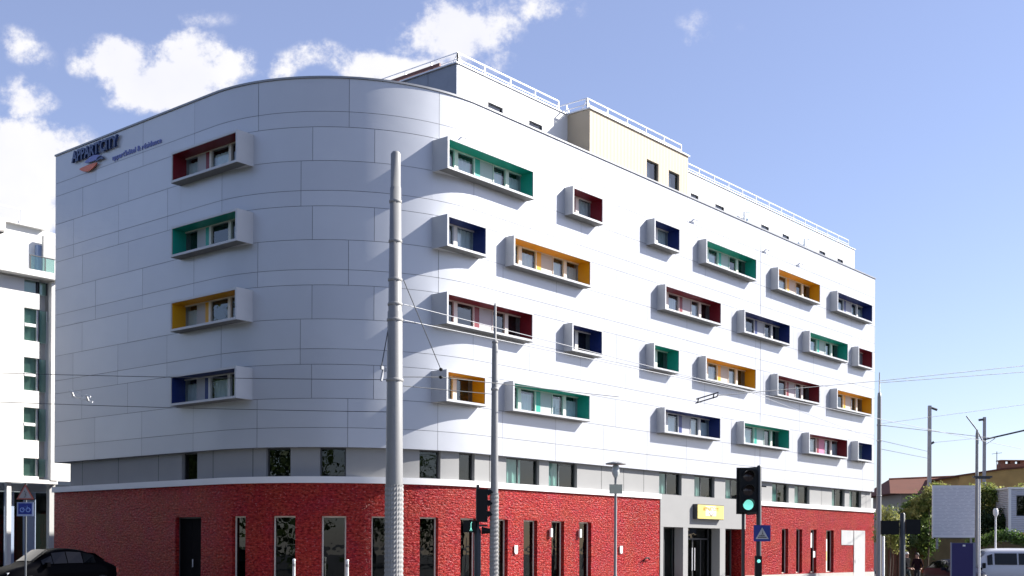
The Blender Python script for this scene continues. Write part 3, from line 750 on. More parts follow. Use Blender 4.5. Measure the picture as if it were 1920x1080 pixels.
b = MB(); b.box((-9, .3, 19.6), (8.0, 12.2, 19.75)); b.box((4.6, -.2, 18.95), (5.4, .3, 19.55)); b.build('setback_roof', M_rend, ap)
b = MB(); b.box((4.7, .2, 18.9), (5.5, .62, 19.3)); b.build('dark_vent', M_dark, ap)
b = MB(); b.box((7.5, .3, 17.0), (8.1, .58, 18.68)); b.build('blue_screen', mat('blue_panel', (.20, .27, .42), .4), ap)
b = MB(); b.box((7.75, .1, 17.0), (8.42, .28, 19.2)); b.build('side_fin', M_rendg, ap)
b = MB(); b.box((6.56, -.7, 17.0), (7.97, -.67, 17.75)); bo = b.build('balcony_guard', M_gg, ap)
b = MB(); b.box((6.5, -.72, 17.75), (8.0, -.65, 17.80)); b.box((6.53, -.72, 17.0), (6.58, -.65, 17.75)); b.box((7.4, -.72, 17), (7.44, -.65, 17.75)); b.build('handrail', M_dframe, bo)
b = MB()
for k in range(6): b.bar((-8+k*2.9, .2, 19.75), (-8+k*2.9, .2, 20.4), .04)
b.bar((-8, .2, 20.4), (6.5, .2, 20.4), .05); b.build('roof_rail', M_white, ap)
b = MB(); b.box((-9, .5, 4.85), (14, .7, 5.3)); b.build('shop_fascia', mat('shop_fascia', (.32, .35, .38), .6), ap)
M_bp = mat('blue_grey_panel', (.30, .37, .50), .5)
b = MB(); b.box((-9, .9, 0), (5.2, 1.0, 4.85)); b.box((5.95, .88, 0), (6.52, .98, 4.85)); b.box((7.07, .88, 0), (7.79, .98, 4.85)); b.build('shop_panel', M_bp, ap)
b = MB(); b.face([(5.2, .95, 0), (8.5, .95, 0), (8.5, .95, 4.85), (5.2, .95, 4.85)]); b.build('shop_glass', M_glassd, ap)
b = MB(); b.box((5.0, 1.6, 0), (14, 1.7, 4.85)); b.build('shop_interior', mat('shop_dark', (.02, .035, .03), .9), ap)
b = MB(); b.box((5.59, -.1, 0), (5.84, .15, 5.3)); b.build('column', M_rend, ap)
b = MB(); b.box((8.11, -.02, 0), (8.46, .3, 5.3)); b.build('column', M_rendg, ap)

# ------------------------------------------------------------------ poles
def studded(mb, c, r0, r1, z0, z1, n=40, dz=.042):
    k = int((z1-z0)/dz); rs = []
    for j in range(k+1):
        z = z0+(z1-z0)*j/k; r = r0+(r1-r0)*j/k
        rs.append([(c[0]+(r+(.011 if (i % 2 and j % 2) else 0))*math.cos(2*PI*i/n), c[1]+(r+(.011 if (i % 2 and j % 2) else 0))*math.sin(2*PI*i/n), z) for i in range(n)])
    mb.rings(rs, True, False)
def tram_pole(name, x, y, h, prof, sl, label, bands=(), group=None):
    o = empty(name, (x, y, 0), label, 'pole', group)
    b = MB(); b.lathe(prof, n=28); b.build('shaft', M_steel, o)
    if sl:
        b = MB(); studded(b, (0, 0), sl[0]+.006, sl[1]+.006, .05, sl[2]); b.build('grip_sleeve', M_sleeve, o)
    for z, r in bands:
        b = MB(); b.lathe([(r, z-.03), (r+.012, z-.02), (r+.012, z+.02), (r, z+.03)], n=24, cap=False); b.build('clamp_band', M_sleeve, o)
    b = MB(); b.lathe([(prof[0][0]+.16, 0), (prof[0][0]+.16, .04), (prof[0][0]+.02, .05)], n=24); b.build('base_plate', M_steel, o)
    return o
p1 = tram_pole('catenary_pole', -11.86, -14.63, 8.8, [(.155, 0), (.153, 3.0), (.132, 6.0), (.120, 6.02), (.098, 8.2), (.090, 8.2), (.088, 8.79), (.06, 8.83)], (.155, .152, 2.95),
               'thick grey tram wire pole with studded lower sleeve, tallest pole in the foreground', [(7.95, .1), (7.25, .108), (5.86, .134), (6.14, .12), (6.57, .116), (4.8, .142)])
p2 = tram_pole('catenary_pole', -8.45, -14.04, 6.77, [(.082, 0), (.078, 3.0), (.062, 5.9), (.045, 6.0), (.028, 6.05), (.024, 6.74), (.01, 6.8)], (.082, .078, 2.95),
               'slim grey pole with studded sleeve and thin tip, beside the side-on traffic light', [(6.0, .05), (5.05, .068)])
p3 = tram_pole('catenary_pole', 23.57, -8.77, 9.2, [(.115, 0), (.10, 5), (.085, 8.5), (.07, 8.7), (.03, 8.72), (.02, 9.6)], None,
               'dark slim pole with spike tip in front of the right end of the hotel', [(6.62, .1), (7.3, .1), (4.2, .11)])
M_conc = mat('mast_concrete', (.38, .37, .37), .8, var=.1)
def mast(x, y, h, w, label, arm):
    o = empty('railway_mast', (x, y, 0), label, 'mast', None)
    b = MB(); b.rings([[(-w/2*k, -w/2*k, z), (w/2*k, -w/2*k, z), (w/2*k, w/2*k, z), (-w/2*k, w/2*k, z)] for z, k in ((0, 1.15), (h, .9))], True, False); b.build('shaft', M_conc, o, rot=(0, 0, R_(-50)))
    for a in arm:
        b = MB(); b.tube([Vector(p)-Vector((x, y, 0)) for p in a[0]], a[1], 6); b.build('bracket', M_wire, o)
    return o
mast(47.82, -1.98, 10.95, .20, 'pale concrete railway mast rising behind the trees', [([(47.82, -1.98, 10.85), (47.98, -2.2, 10.75), (48.1, -2.35, 10.68)], .08), ([(47.82, -1.98, 8.5), (47.98, -2.2, 8.65)], .08)])
mast(60.26, -1.31, 11.36, .19, 'tall thin mast with long cantilever arm over the ochre house', [([(60.26, -1.31, 11.2), (60.0, -1.0, 11.15)], .09)])
o = empty('railway_mast', (34.45, -9.36, 0), 'dark steel mast standing behind the white notice board', 'mast')
b = MB(); b.lathe([(.10, 0), (.075, 7.7), (.05, 7.92)], n=12); b.build('shaft', M_steel, o)
b = MB(); b.tube([(-.35, .42, .85+7.76), (.0, 0, 7.9), (.17, -.21, 7.35)], .03, 6); b.build('bracket', M_wire, o)

def wire(pts, r, label, m=None, sag=0., name='overhead_wire'):
    pts = [Vector(p) for p in pts]; out = []
    for a, b in zip(pts[:-1], pts[1:]):
        n = 10 if sag else 2
        for k in range(n):
            t = k/n; q = a.lerp(b, t); q.z -= sag*4*t*(1-t); out.append(q)
    out.append(pts[-1]); o_ = out[0].copy()
    w = MB(); w.tube([q-o_ for q in out], r, 6)
    return tag(w.build(name, m or M_wire, loc=o_), label, 'wire', 'tram wires')
wire([(-11.76, -14.75, 5.86), (8.31, -14.66, 5.95), (24, -14.6, 6.0)], .009, 'lower pale contact wire running right from the thick pole at clamp height', M_wirel)
wire([(-11.76, -14.75, 6.14), (2.85, -13.56, 6.24), (23.57, -8.77, 6.6)], .008, 'upper pale wire running right from the thick pole towards the dark spike-tipped pole', M_wirel)
wire([(-14.28, -3.88, 5.64), (-11.85, -14.64, 4.81)], .0065, 'higher of two near-level wires crossing the shaded facade left of the thick pole', sag=.03)
wire([(-14.28, -3.88, 5.01), (-11.84, -14.64, 4.24)], .0065, 'lower of two near-level wires crossing the shaded facade left of the thick pole', sag=.03)
wire([(-11.76, -14.75, 4.86), (-10.97, -14.91, 4.93), (-4.37, -14.25, 5.29)], .008, 'thin dark wire passing under the yellow small window box right of the thick pole')
wire([(-11.76, -14.75, 4.70), (-8.47, -14.01, 4.95)], .008, 'short dark wire tying the thick pole to the slim pole')
wire([(4.97, -11.42, 6.49), (23.57, -8.77, 9.23)], .014, 'span wire from the section insulator up to the dark spike-tipped pole')
wire([(23.57, -8.77, 9.23), (37.32, -12.82, 11.40)], .016, 'upper of two parallel span wires rising to the right from the spike-tipped pole')
wire([(23.57, -8.77, 9.15), (37.32, -12.82, 11.02)], .016, 'lower of two parallel span wires rising to the right from the spike-tipped pole')
wire([(-11.76, -14.74, 6.57), (-10.97, -14.91, 5.07)], .008, 'slanting stay wire dropping right from the thick pole to two black insulators')
wire([(-11.92, -14.56, 5.86), (-12.15, -14.59, 4.99)], .009, 'slanting stay wire dropping left from the thick pole')
wire([(23.59, -8.8, 7.3), (37.09, -9.41, 7.68), (60.26, -1.4, 9.4)], .016, 'wire from the spike-tipped pole past the dark steel mast to the far mast')
wire([(23.57, -8.77, 7.35), (37.33, -12.83, 9.5)], .011, 'thin wire rising gently right over the concrete mast')
wire([(23.62, -8.84, 6.62), (47.82, -1.99, 8.04)], .012, 'upper thin wire falling right from the spike-tipped pole to the concrete mast')
wire([(23.62, -8.84, 6.25), (47.83, -1.99, 7.61)], .012, 'lower thin wire falling right from the spike-tipped pole to the concrete mast')
wire([(60.26, -1.32, 9.76), (56.96, -5.16, 9.96)], .06, 'thick dark registration arm at the right edge beside the tall thin mast')
wire([(47.82, -1.98, 8.6), (60.26, -1.31, 9.9)], .014, 'catenary wire strung between the concrete mast and the tall thin mast')
for (x, y, z) in ((-10.97, -14.91, 5.07), (-10.97, -14.91, 4.93)):
    b = MB(); b.lathe([(.01, -.03), (.035, -.015), (.035, .015), (.01, .03)], n=12)
    tag(b.build('wire_insulator', M_black, loc=(x, y, z)), 'black insulator bead where the right stay wire meets the %s' % ('stay' if z > 5 else 'thin dark wire'), 'insulator', 'insulators on the wires')
b = MB(); b.bar((.06, 0, .08), (0, 0, -.14), .035); b.box((-.01, -.02, .06), (.05, .02, .12)); b.box((.05, -.02, .03), (.11, .02, .1))
tag(b.build('wire_insulator', M_wirel, loc=(-12.15, -14.59, 4.90)), 'pale insulator clamp hanging at the end of the left stay wire', 'insulator', 'insulators on the wires')
def fitting(a, b_, m, label):
    a = Vector(a); b_ = Vector(b_); w = MB(); d = b_-a; s_ = d.cross(Vector((0, 0, 1))).normalized()*.06+Vector((0, 0, .05))
    for k in (-1, 1): w.bar(s_*k, d+s_*k, .035)
    w.bar(d*.1-s_*1.2, d*.1+s_*1.2, .03); w.bar(d*.8-s_*1.2, d*.8+s_*1.2, .03)
    tag(w.build('section_insulator', m, loc=a), label, 'wire fitting', None)
fitting((2.82, -11.96, 6.07), (3.25, -12.43, 6.27), M_wire, 'dark twin-bar section insulator hanging in front of the white facade')
fitting((-13.38, -6.52, 5.06), (-13.1, -6.87, 4.93), M_white, 'white twin-bar wire fitting hanging before the shaded facade at far left')
wire([(3.25, -12.43, 6.27), (4.97, -11.42, 6.49)], .02, 'short dark link between the section insulator and its span wire')

# ------------------------------------------------------------------ traffic lights and signs
rotC = math.atan2(-.7695, .6386)      # local x to the photograph's right, local -y towards the street corner
GREEN = emit('lamp_green_lit', (.22, .80, .68), .42)
M_lens = mat('dark_lens', (.03, .02, .02), .15)
def signal_head(o, c, rz, lit, h=.82, w=.32, board=True):
    """three-lamp head, front towards local -y"""
    b = MB(); b.box((-w/2, -.10, -h/2), (w/2, .12, h/2)); 
    if board: b.box((-w/2-.05, .0, -h/2-.04), (w/2+.05, .015, h/2+.04))
    hd = b.build('signal_head', M_black, o, c, (0, 0, rz))
    for k in range(3):
        zc = h/2-h*(k+.5)/3; r = .10
        b = MB(); b.rings([[(r*rr*math.cos(2*PI*i/20), -.10-.02*(1-rr), zc+r*rr*math.sin(2*PI*i/20)) for i in range(20)] for rr in (1, .7, .35, .02)], False); b.build('lens', GREEN if k == lit else M_lens, hd)
        b = MB()
        for i in range(13):
            a0 = PI*i/13-.1; a1 = PI*(i+1)/13-.1
            b.face([(.115*math.cos(a0), -.1, zc+.115*math.sin(a0)), (.115*math.cos(a1), -.1, zc+.115*math.sin(a1)), (.115*math.cos(a1), -.1-.05-.15*math.sin(a1), zc+.115*math.sin(a1)), (.115*math.cos(a0), -.1-.05-.15*math.sin(a0), zc+.115*math.sin(a0))])
        v = b.build('visor', M_black, hd)
        md = v.modifiers.new('thick', 'SOLIDIFY'); md.thickness = .008
    return hd
tl = empty('traffic_light', (-5.93, -18.62, 0), 'black traffic light showing green in front of the hotel entrance', 'traffic light', rz=rotC)
b = MB(); b.lathe([(.05, 0), (.05, 3.44), (.03, 3.47)], n=16); b.build('post', M_dpole, tl)
signal_head(tl, (-.23, -.02, 2.975), 0, 2)
b = MB(); b.bar((-.23, 0, 3.40), (0, 0, 3.42), .05); b.bar((-.23, 0, 2.53), (0, 0, 2.56), .05); b.bar((-.30, .02, 2.55), (-.30, .02, 0.1), .05); b.bar((0, 0, 3.07), (.14, 0, 3.06), .025); b.build('bracket', M_dpole, tl)
b = MB(); b.box((-.09, -.16, 1.10), (.03, -.05, 1.72)); rp = b.build('repeater_head', M_black, tl)
b = MB(); b.lathe([(.035, 0), (.02, .015), (.002, .02)], n=14); b.build('lens', GREEN, rp, (-.03, -.16, 1.62), (PI/2, 0, 0))
# crossing sign hung on it
sgn = empty('crossing_sign', (-6.02, -18.72, 2.0), 'blue square pedestrian crossing sign below the green traffic light', 'sign', rz=rotC)
b = MB(); b.box((-.16, -.085, .0), (.16, -.07, .31)); b.build('plate', mat('sign_plate_blue', (.012, .03, .20), .35), sgn)
b = MB(); b.prism([(-.125, .045), (.125, .045), (0, .265)], -.09, -.086); b.build('triangle', mat('sign_triangle', (.42, .42, .42), .4), sgn)
b = MB(); b.box((-.085, -.094, .07), (.085, -.091, .085)); b.box((-.06, -.094, .10), (.05, -.091, .112))
b.bar((-.02, -.0925, .11), (.01, -.0925, .16), .02, .003); b.bar((.03, -.0925, .11), (.005, -.0925, .16), .02, .003); b.bar((.005, -.0925, .16), (.01, -.0925, .20), .025, .003); b.build('pedestrian_symbol', M_black, sgn)
b = MB(); b.box((-.03, -.069, .1), (.03, -.05, .2)); b.build('clip', M_dpole, sgn)

tl2 = empty('traffic_light', (-8.66, -13.78, 0), 'black traffic light seen from the side, next to the slim studded pole', 'traffic light', rz=rotC)
b = MB(); b.lathe([(.07, 0), (.07, 2.2), (.035, 2.25), (.03, 3.12)], n=16); b.build('post', M_dpole, tl2)
signal_head(tl2, (.09, 0, 2.70), PI/2+.1, -1, .66, .24, False)
b = MB(); b.bar((0, 0, 2.4), (.12, 0, 2.4), .04); b.bar((0, 0, 3.0), (.12, 0, 3.0), .04); b.bar((-.25, 0, 2.3), (.2, 0, 2.3), .035); b.build('bracket', M_dpole, tl2)
b = MB(); b.box((-.29, -.09, 2.16), (-.03, .07, 2.40)); ph = b.build('pedestrian_signal', M_black, tl2)
b = MB(); b.bar((-.13, -.094, 2.24), (-.13, -.094, 2.34), .035, .006); b.bar((-.13, -.094, 2.34), (-.11, -.094, 2.37), .025, .006); b.bar((-.15, -.094, 2.19), (-.13, -.094, 2.25), .02, .006); b.bar((-.11, -.094, 2.19), (-.13, -.094, 2.25), .02, .006); b.build('walking_symbol', emit('ped_green', (.25, .8, .65), 1.2), ph)
b = MB(); b.rings([[(.08, r*math.cos(2*PI*i/14), 2.2+r*math.sin(2*PI*i/14)) if k == 0 else (.26, .5*r*math.cos(2*PI*i/14), 2.16+.5*r*math.sin(2*PI*i/14)+.03) for i in range(14)] for k, r in ((0, .08), (1, .09))]); b.build('repeater_head', M_black, tl2)

o = empty('warning_sign_post', (-8.38, 4.67, 0), 'post with triangular cycle warning sign above a blue plate, beside the black car', 'sign', rz=rotC)
b = MB(); b.lathe([(.03, 0), (.03, 3.72)], n=12); b.build('post', mat('sign_post_grey', (.12, .13, .14), .5, .3), o)
def tri(s, y0, y1, zc): 
    h = s*.866; return [(-s/2, zc-h/3), (s/2, zc-h/3), (0, zc+2*h/3)]
M_red = mat('sign_red_edge', (.30, .05, .05), .4)
b = MB(); b.prism(tri(.60, 0, 0, 3.40), -.05, -.04); pt = b.build('warning_triangle', M_black, o)
b = MB(); b.prism(tri(.53, 0, 0, 3.40), -.056, -.052); b.build('border', mat('sign_pale_edge', (.42, .12, .10), .4), pt)
b = MB(); b.prism(tri(.40, 0, 0, 3.40), -.061, -.058); b.build('field', mat('sign_field', (.38, .36, .36), .5), pt)
b = MB(); b.bar((-.03, -.064, 3.30), (.03, -.064, 3.36), .03, .004); b.bar((.03, -.064, 3.36), (0, -.064, 3.43), .035, .004); b.bar((0, -.064, 3.43), (.05, -.064, 3.46), .02, .004); b.bar((-.01, -.064, 3.47), (-.01, -.064, 3.51), .04, .004); b.build('symbol', M_black, pt)
b = MB(); b.box((-.25, -.05, 2.74), (.24, -.04, 3.16)); pq = b.build('blue_plate', mat('sign_pale_blue', (.35, .42, .62), .4), o)
b = MB(); b.box((-.21, -.056, 2.80), (.20, -.052, 3.13)); b.build('field', mat('sign_deep_blue', (.015, .035, .26), .4), pq)
b = MB()
for cx in (-.09, .09): b.rings([[(cx+r*math.cos(2*PI*i/18), y, 2.93+r*math.sin(2*PI*i/18)) for i in range(18)] for r, y in ((.05, -.057), (.05, -.06), (.072, -.06), (.072, -.057))], False)
b.bar((-.09, -.059, 2.93), (-.03, -.059, 3.02), .02, .003); b.bar((-.03, -.059, 3.02), (.07, -.059, 3.02), .02, .003); b.bar((.09, -.059, 2.93), (.06, -.059, 3.06), .02, .003); b.bar((-.09, -.059, 2.93), (.01, -.059, 2.93), .02, .003); b.bar((.01, -.059, 2.93), (.07, -.059, 3.02), .02, .003)
b.build('bicycle_symbol', mat('sign_light_blue', (.30, .45, .85), .4), pq)

# street lamp in front of the brick wall, with a small sign plate
o = empty('street_lamp', (3.84, -8.49, 0), 'slim street lamp with flat disc top and a pale sign plate, before the brick wall', 'street lamp', rz=rotC)
b = MB(); b.lathe([(.06, 0), (.06, 1.0), (.045, 1.05), (.042, 4.1)], n=14); b.build('post', M_steel, o)
b = MB(); b.lathe([(.05, 4.05), (.09, 4.12), (.12, 4.2), (.10, 4.42), (.06, 4.45)], n=18); b.build('lantern', mat('lantern_glass', (.55, .57, .55), .25), o)
b = MB(); b.lathe([(.30, 4.46), (.33, 4.47), (.31, 4.50), (.06, 4.56)], n=26); b.build('disc_shade', M_steel, o)
b = MB(); b.bar((0, 0, 4.4), (0, 0, 4.5), .04); b.build('stem', M_steel, o)
b = MB(); b.box((-.20, -.07, 3.55), (.20, -.05, 3.84)); b.box((-.2, -.074, 3.66), (.2, -.071, 3.72)); b.build('sign_plate', mat('pale_yellow_plate', (.62, .62, .46), .5), o)
o = empty('street_lamp', (24.34, -12.83, 0), 'white lamp post with flat head in front of the white van', 'street lamp', rz=rotC)
b = MB(); b.lathe([(.045, 0), (.038, 4.9)], n=12); b.build('post', M_white, o)
b = MB(); b.box((-.28, -.09, 4.9), (.5, .09, 4.97)); b.box((-.2, -.07, 4.85), (.42, .07, 4.899)); b.build('lamp_head', M_dframe, o)
for k, (x, y, h) in enumerate(((-1.89, -.02, 1.47), (-.8, -1.33, 1.46))):
    o = empty('bollard', (x, y, .12), ['white bollard by the tall slit window, left one of the pair', 'white bollard by the tall slit window, right one nearer the thick pole'][k], 'bollard', 'bollards on the pavement')
    b = MB(); b.lathe([(.05, 0), (.045, h-.2), (.05, h-.19), (.05, h-.13), (.0, h-.12)], n=14); b.build('post', M_white, o)
    b = MB(); b.lathe([(.052, h-.36), (.052, h-.28)], n=14, cap=False); b.build('reflective_band', M_steel, o)
# dark sign backs at the right end of the hotel
o = empty('signal_post', (17.37, -12.27, 0), 'dark post carrying two black board backs right of the hotel', 'sign post', rz=rotC)
b = MB(); b.lathe([(.12, 0), (.10, 3.2), (.06, 3.25)], n=14); b.build('post', M_dpole, o)
for x0, x1, z0, z1 in ((-.82, -.14, 2.42, 2.95), (.12, .66, 2.44, 3.0)):
    b = MB(); b.box((x0, -.06, z0), (x1, .04, z1)); b.box((x0+.05, .04, z0+.05), (x1-.05, .1, z1-.05)); b.build('board', M_black, o)
b = MB(); b.bar((-.8, .02, 2.7), (.6, .02, 2.7), .05); b.build('bracket', M_dpole, o)
o = empty('parking_post', (36.09, -9.77, 0), 'short pale post with small cap behind the van', 'post')
b = MB(); b.lathe([(.05, 0), (.045, 3.6)], n=10); b.build('post', M_white, o)
b = MB(); b.lathe([(.08, 3.6), (.13, 3.7), (.13, 3.9), (.08, 4.0)], n=12); b.build('cap', M_white, o)
o = empty('white_post', (17.2, -11.6, 0), 'thin white post against the hotel end wall, left of the black boards', 'post')
b = MB(); b.lathe([(.055, 0), (.05, 2.35), (.0, 2.38)], n=12); b.build('shaft', M_white, o); b = MB(); b.lathe([(.09, 0), (.09, .05)], n=12); b.build('foot', M_steel, o)

# ------------------------------------------------------------------ right-hand background
def local(cx, cy): return (cx, cy, 0), rotC
def rb(px_u, Z): 
    return c0+rv*px_u+fv*Z
# retaining wall
p = rb((1655-960)/2230.5*64.5, 64.5)
o = empty('retaining_wall', (p.x, p.y, 0), 'weathered ochre retaining wall under the hedge', 'wall', rz=rotC)
b = MB(); b.box((0, 0, 0), (5.2, .5, 2.48)); b.box((5.2, .02, 0), (14, .5, 2.3)); b.build('masonry', mat('ochre_masonry', (.15, .115, .06), .9, var=.5, scale=1.1, bump=.6, bscale=9), o)
b = MB(); b.box((-.05, -.05, 2.482), (5.25, .5, 2.56)); b.box((5.2, -.04, 2.302), (14, .5, 2.38)); b.build('coping', mat('old_coping', (.18, .17, .15), .9, bump=.4), o)
b = MB()
for x, w_ in ((.35, .45), (.85, .4)): b.box((x, -.06, 0), (x+w_, -.003, 2.35))
b.build('rusty_door', mat('rust_door', (.13, .05, .03), .8, var=.4, scale=4), o)
b = MB()
for x in (1.85, 2.1): b.box((x, -.1, .6), (x+.13, -.003, 2.6))
b.build('timber_post', mat('orange_timber', (.28, .11, .03), .8, var=.3), o)
# notice board
p = rb((1751-960)/2230.5*61.6, 61.6)
o = empty('notice_board', (p.x, p.y, 2.5), 'large white billboard with faint grey lines, standing on the wall among hedges', 'billboard', rz=rotC)
W_, H_ = 2.26, 2.66
b = MB(); b.box((0, 0, .0), (W_, .06, H_)); b.build('board', mat('board_white', (.70, .70, .73), .6, var=.06), o)
b = MB(); b.box((-.04, -.01, -.04), (0, .07, H_+.04)); b.box((W_, -.01, -.04), (W_+.04, .07, H_+.04)); b.box((0, -.01, H_), (W_, .07, H_+.04)); b.build('frame', M_white, o)
b = MB(); rn = random.Random(9); z = H_-.12
while z > .1:
    x = .06
    while x < W_-.2:
        l = rn.uniform(.2, .75); l = min(l, W_-.06-x); b.box((x, -.004, z), (x+l, -.001, z+.022)); x += l+rn.uniform(.04, .15)
    z -= .075
b.build('faint_lines', mat('faint_grey', (.48, .48, .54), .6), o)
b = MB(); b.box((.2, .07, -.6), (.3, .15, H_)); b.box((W_-.3, .07, -.6), (W_-.2, .15, H_)); b.build('support', M_steel, o)
# blue-purple board
p = rb((1787-960)/2230.5*55, 55)
o = empty('blue_hoarding', (p.x, p.y, 0), 'deep blue hoarding panel left of the white van', 'hoarding', rz=rotC)
b = MB(); b.box((0, 0, .1), (.98, .05, 2.17)); b.build('panel', mat('hoarding_blue', (.018, .012, .10), .5, var=.1), o)
b = MB(); b.box((-.05, .0, 0), (-.002, .08, 2.2)); b.box((.982, 0, 0), (1.1, .08, 2.2)); b.box((-.002, .052, 2.1), (.982, .08, 2.18)); b.build('frame', mat('hoarding_frame', (.20, .22, .30), .5), o)
b = MB(); b.box((.5, -.005, 2.02), (.62, -.001, 2.1)); b.build('plaque', M_white, o)
# cabin with dark window
p = rb((1893-960)/2230.5*66, 66)
o = empty('site_cabin', (p.x, p.y, 2.3), 'pale portable cabin with one dark window at the right edge', 'cabin', rz=rotC)
b = MB(); wall_holes(b, 0, 5, .55, 2.95, 0, [(.42, 2.0, 1.45, 2.6)], .1); b.face([(0, 2.4, .55), (0, 0, .55), (0, 0, 2.95), (0, 2.4, 2.95)]); b.face([(0, 0, 2.95), (5, 0, 2.95), (5, 2.4, 2.95), (0, 2.4, 2.95)]); b.face([(5, 0, .55), (5, 2.4, .55), (5, 2.4, 2.95), (5, 0, 2.95)]); b.face([(0,0,.55),(0,2.4,.55),(5,2.4,.55),(5,0,.55)])
b.build('wall', stripe_mat('cabin_siding', (.52, .53, .58), (.40, .41, .46), 3, .6, 'Z', .3), o)
b = MB(); b.box((-.06, -.06, 2.952), (5.06, 2.45, 3.05)); b.box((-.03, -.03, .5), (.12, .05, 2.95)); b.build('trim', M_white, o)
win_at('window', .43, 1.99, 1.46, 2.59, .06, o, M_glassd)
for x in (.1, 4.4):
    b = MB(); b.box((x, .1, -2.3), (x+.4, 2.3, .5)); b.build('support_block', M_plinth, o)
# houses far right
M_tile = stripe_mat('brown_roof_tile', (.17, .055, .028), (.09, .03, .018), 3.0, .85, 'Z', .35)
p = rb((1690-960)/2230.5*95, 95)
o = empty('brown_roof_house', (p.x, p.y, 0), 'house with long brown hipped roof behind the trees', 'house', rz=rotC)
b = MB(); b.box((0.2, .6, 0), (5.2, 8, 6.4)); b.build('wall', mat('grey_house_wall', (.30, .29, .27), .85, var=.1), o)
b = MB(); e0, e1, rz_ = (-1, 0), (6.2, 8.6), 7.65
b.face([(-.85, 0, 6.35), (8.5, 0, 6.35), (6.5, 4.3, 8.0), (.42, 4.3, 7.72)]); b.face([(8.5, 8.6, 6.35), (-.85, 8.6, 6.35), (.42, 4.3, 7.72), (6.5, 4.3, 8.0)])
b.face([(-.85, 8.6, 6.35), (-.85, 0, 6.35), (.42, 4.3, 7.72)]); b.face([(8.5, 0, 6.35), (8.5, 8.6, 6.35), (6.5, 4.3, 8.0)]); b.face([(-.85, 0, 6.34), (-.85, 8.6, 6.34), (8.5, 8.6, 6.34), (8.5, 0, 6.34)])
b.build('roof', M_tile, o)
b = MB(); b.tube([(.42, 4.3, 7.74), (6.5, 4.3, 8.02)], .09, 8); b.build('ridge', M_tile, o)
b = MB(); b.box((1.6, .55, 4.2), (2.5, .597, 5.8)); b.build('window', M_dframe, o)
p = rb((1800-960)/2230.5*92, 92)
o = empty('ochre_house', (p.x, p.y, 0), 'ochre rendered house with chimneys at the right edge', 'house', rz=rotC)
b = MB(); b.prism([(0, 0), (9, 0), (9, 8.6), (3.2, 8.05), (0, 7.55)], 0, 8); b.build('wall', mat('ochre_render', (.42, .27, .09), .85, var=.35, scale=1.2), o)
b = MB(); b.prism([(-.4, 7.5), (3.2, 8.06), (9.3, 8.64), (9.3, 8.76), (3.2, 8.18), (-.4, 7.62)], -.12, 8.3); rf = b.build('roof', M_tile, o)
b = MB()
b.box((3.6, 1, 8.1), (5.6, 1.8, 8.62))
for x in (3.65, 4.4, 5.15): b.box((x, 1.1, 8.62), (x+.35, 1.7, 8.84))
b.box((3.55, .95, 8.84), (5.65, 1.85, 8.92)); b.build('chimney', mat('chimney_brick', (.27, .12, .07), .85, var=.2), rf)
b = MB(); b.box((5.0, -.03, 4.4), (6.2, -.003, 6.0)); b.build('window', M_dframe, o)
b = MB(); b.bar((3.4, 1.3, 8.0), (3.4, 1.3, 9.6), .04); b.bar((3.0, 1.3, 9.4), (3.8, 1.3, 9.5), .03); b.build('aerial', M_wire, o)

# ------------------------------------------------------------------ trees and hedges
LG = leaf_mat('leaf_green', (.04, .10, .02), (.18, .25, .05)); LY = leaf_mat('leaf_yellow_green', (.13, .19, .035), (.42, .40, .13)); LB = mat('bark', (.09, .065, .045), .9, bump=.5)
def foliage(mb, blobs, n, size, seed):
    rn = random.Random(seed); tot = sum(b[3]*b[4]*b[5] for b in blobs)
    for cx, cy, cz, rx, ry, rz in blobs:
        for _ in range(int(n*rx*ry*rz/tot)):
            v = Vector((rn.gauss(0, 1), rn.gauss(0, 1), rn.gauss(0, 1))).normalized(); r = rn.random()**.4*(1+.18*rn.gauss(0, 1))
            c = Vector((cx+v.x*rx*r, cy+v.y*ry*r, cz+v.z*rz*r))
            nn = (v+.9*Vector((rn.gauss(0, 1), rn.gauss(0, 1), rn.gauss(0, 1)+.4))).normalized()
            a = nn.orthogonal().normalized(); a = (Quaternion(nn, rn.uniform(0, 6.28)) @ a); bb = nn.cross(a)
            s_ = size*rn.uniform(.6, 1.4)
            mb.face([c-a*s_, c+bb*s_*.45-a*.1*s_, c+a*s_, c-bb*s_*.45-a*.1*s_])
def bush(name, u_px, Z, label, cat, blobs, n, size, seed, m, base=0, trunk=None):
    q = rb((u_px-960)/2230.5*Z, Z)
    o = empty(name, (q.x, q.y, base), label, cat, 'greenery on the wall', rz=rotC)
    b = MB(); foliage(b, blobs, n, size, seed); b.build('crown', m, o)
    b = MB()
    for t in (trunk or [((0, 0, 0), (0, 0, 1.5), .08)]): 
        a, e_ = Vector(t[0]), Vector(t[1]); b.tube([a, a.lerp(e_, .5)+Vector((.06, .04, 0)), e_], [t[2], t[2]*.8, t[2]*.4], 7)
    b.build('trunk', LB, o)
    return o
bush('bushy_tree', 1715, 64, 'dense green bushy tree left of the white billboard', 'tree', [(.2, .3, 3.3, 1.0, .9, 1.25), (.7, .3, 4.0, .75, .8, .85), (-.45, .2, 3.0, .6, .7, .75), (.65, 0, 2.4, .6, .6, .9), (-.05, .1, 4.1, .4, .4, .4), (-1.0, .1, 2.5, .5, .5, .5)], 15000, .095, 2, LG, 0, [((.1, .2, 0), (.2, .3, 3.2), .11), ((.15, .2, 1.6), (.7, .3, 3.8), .07)])
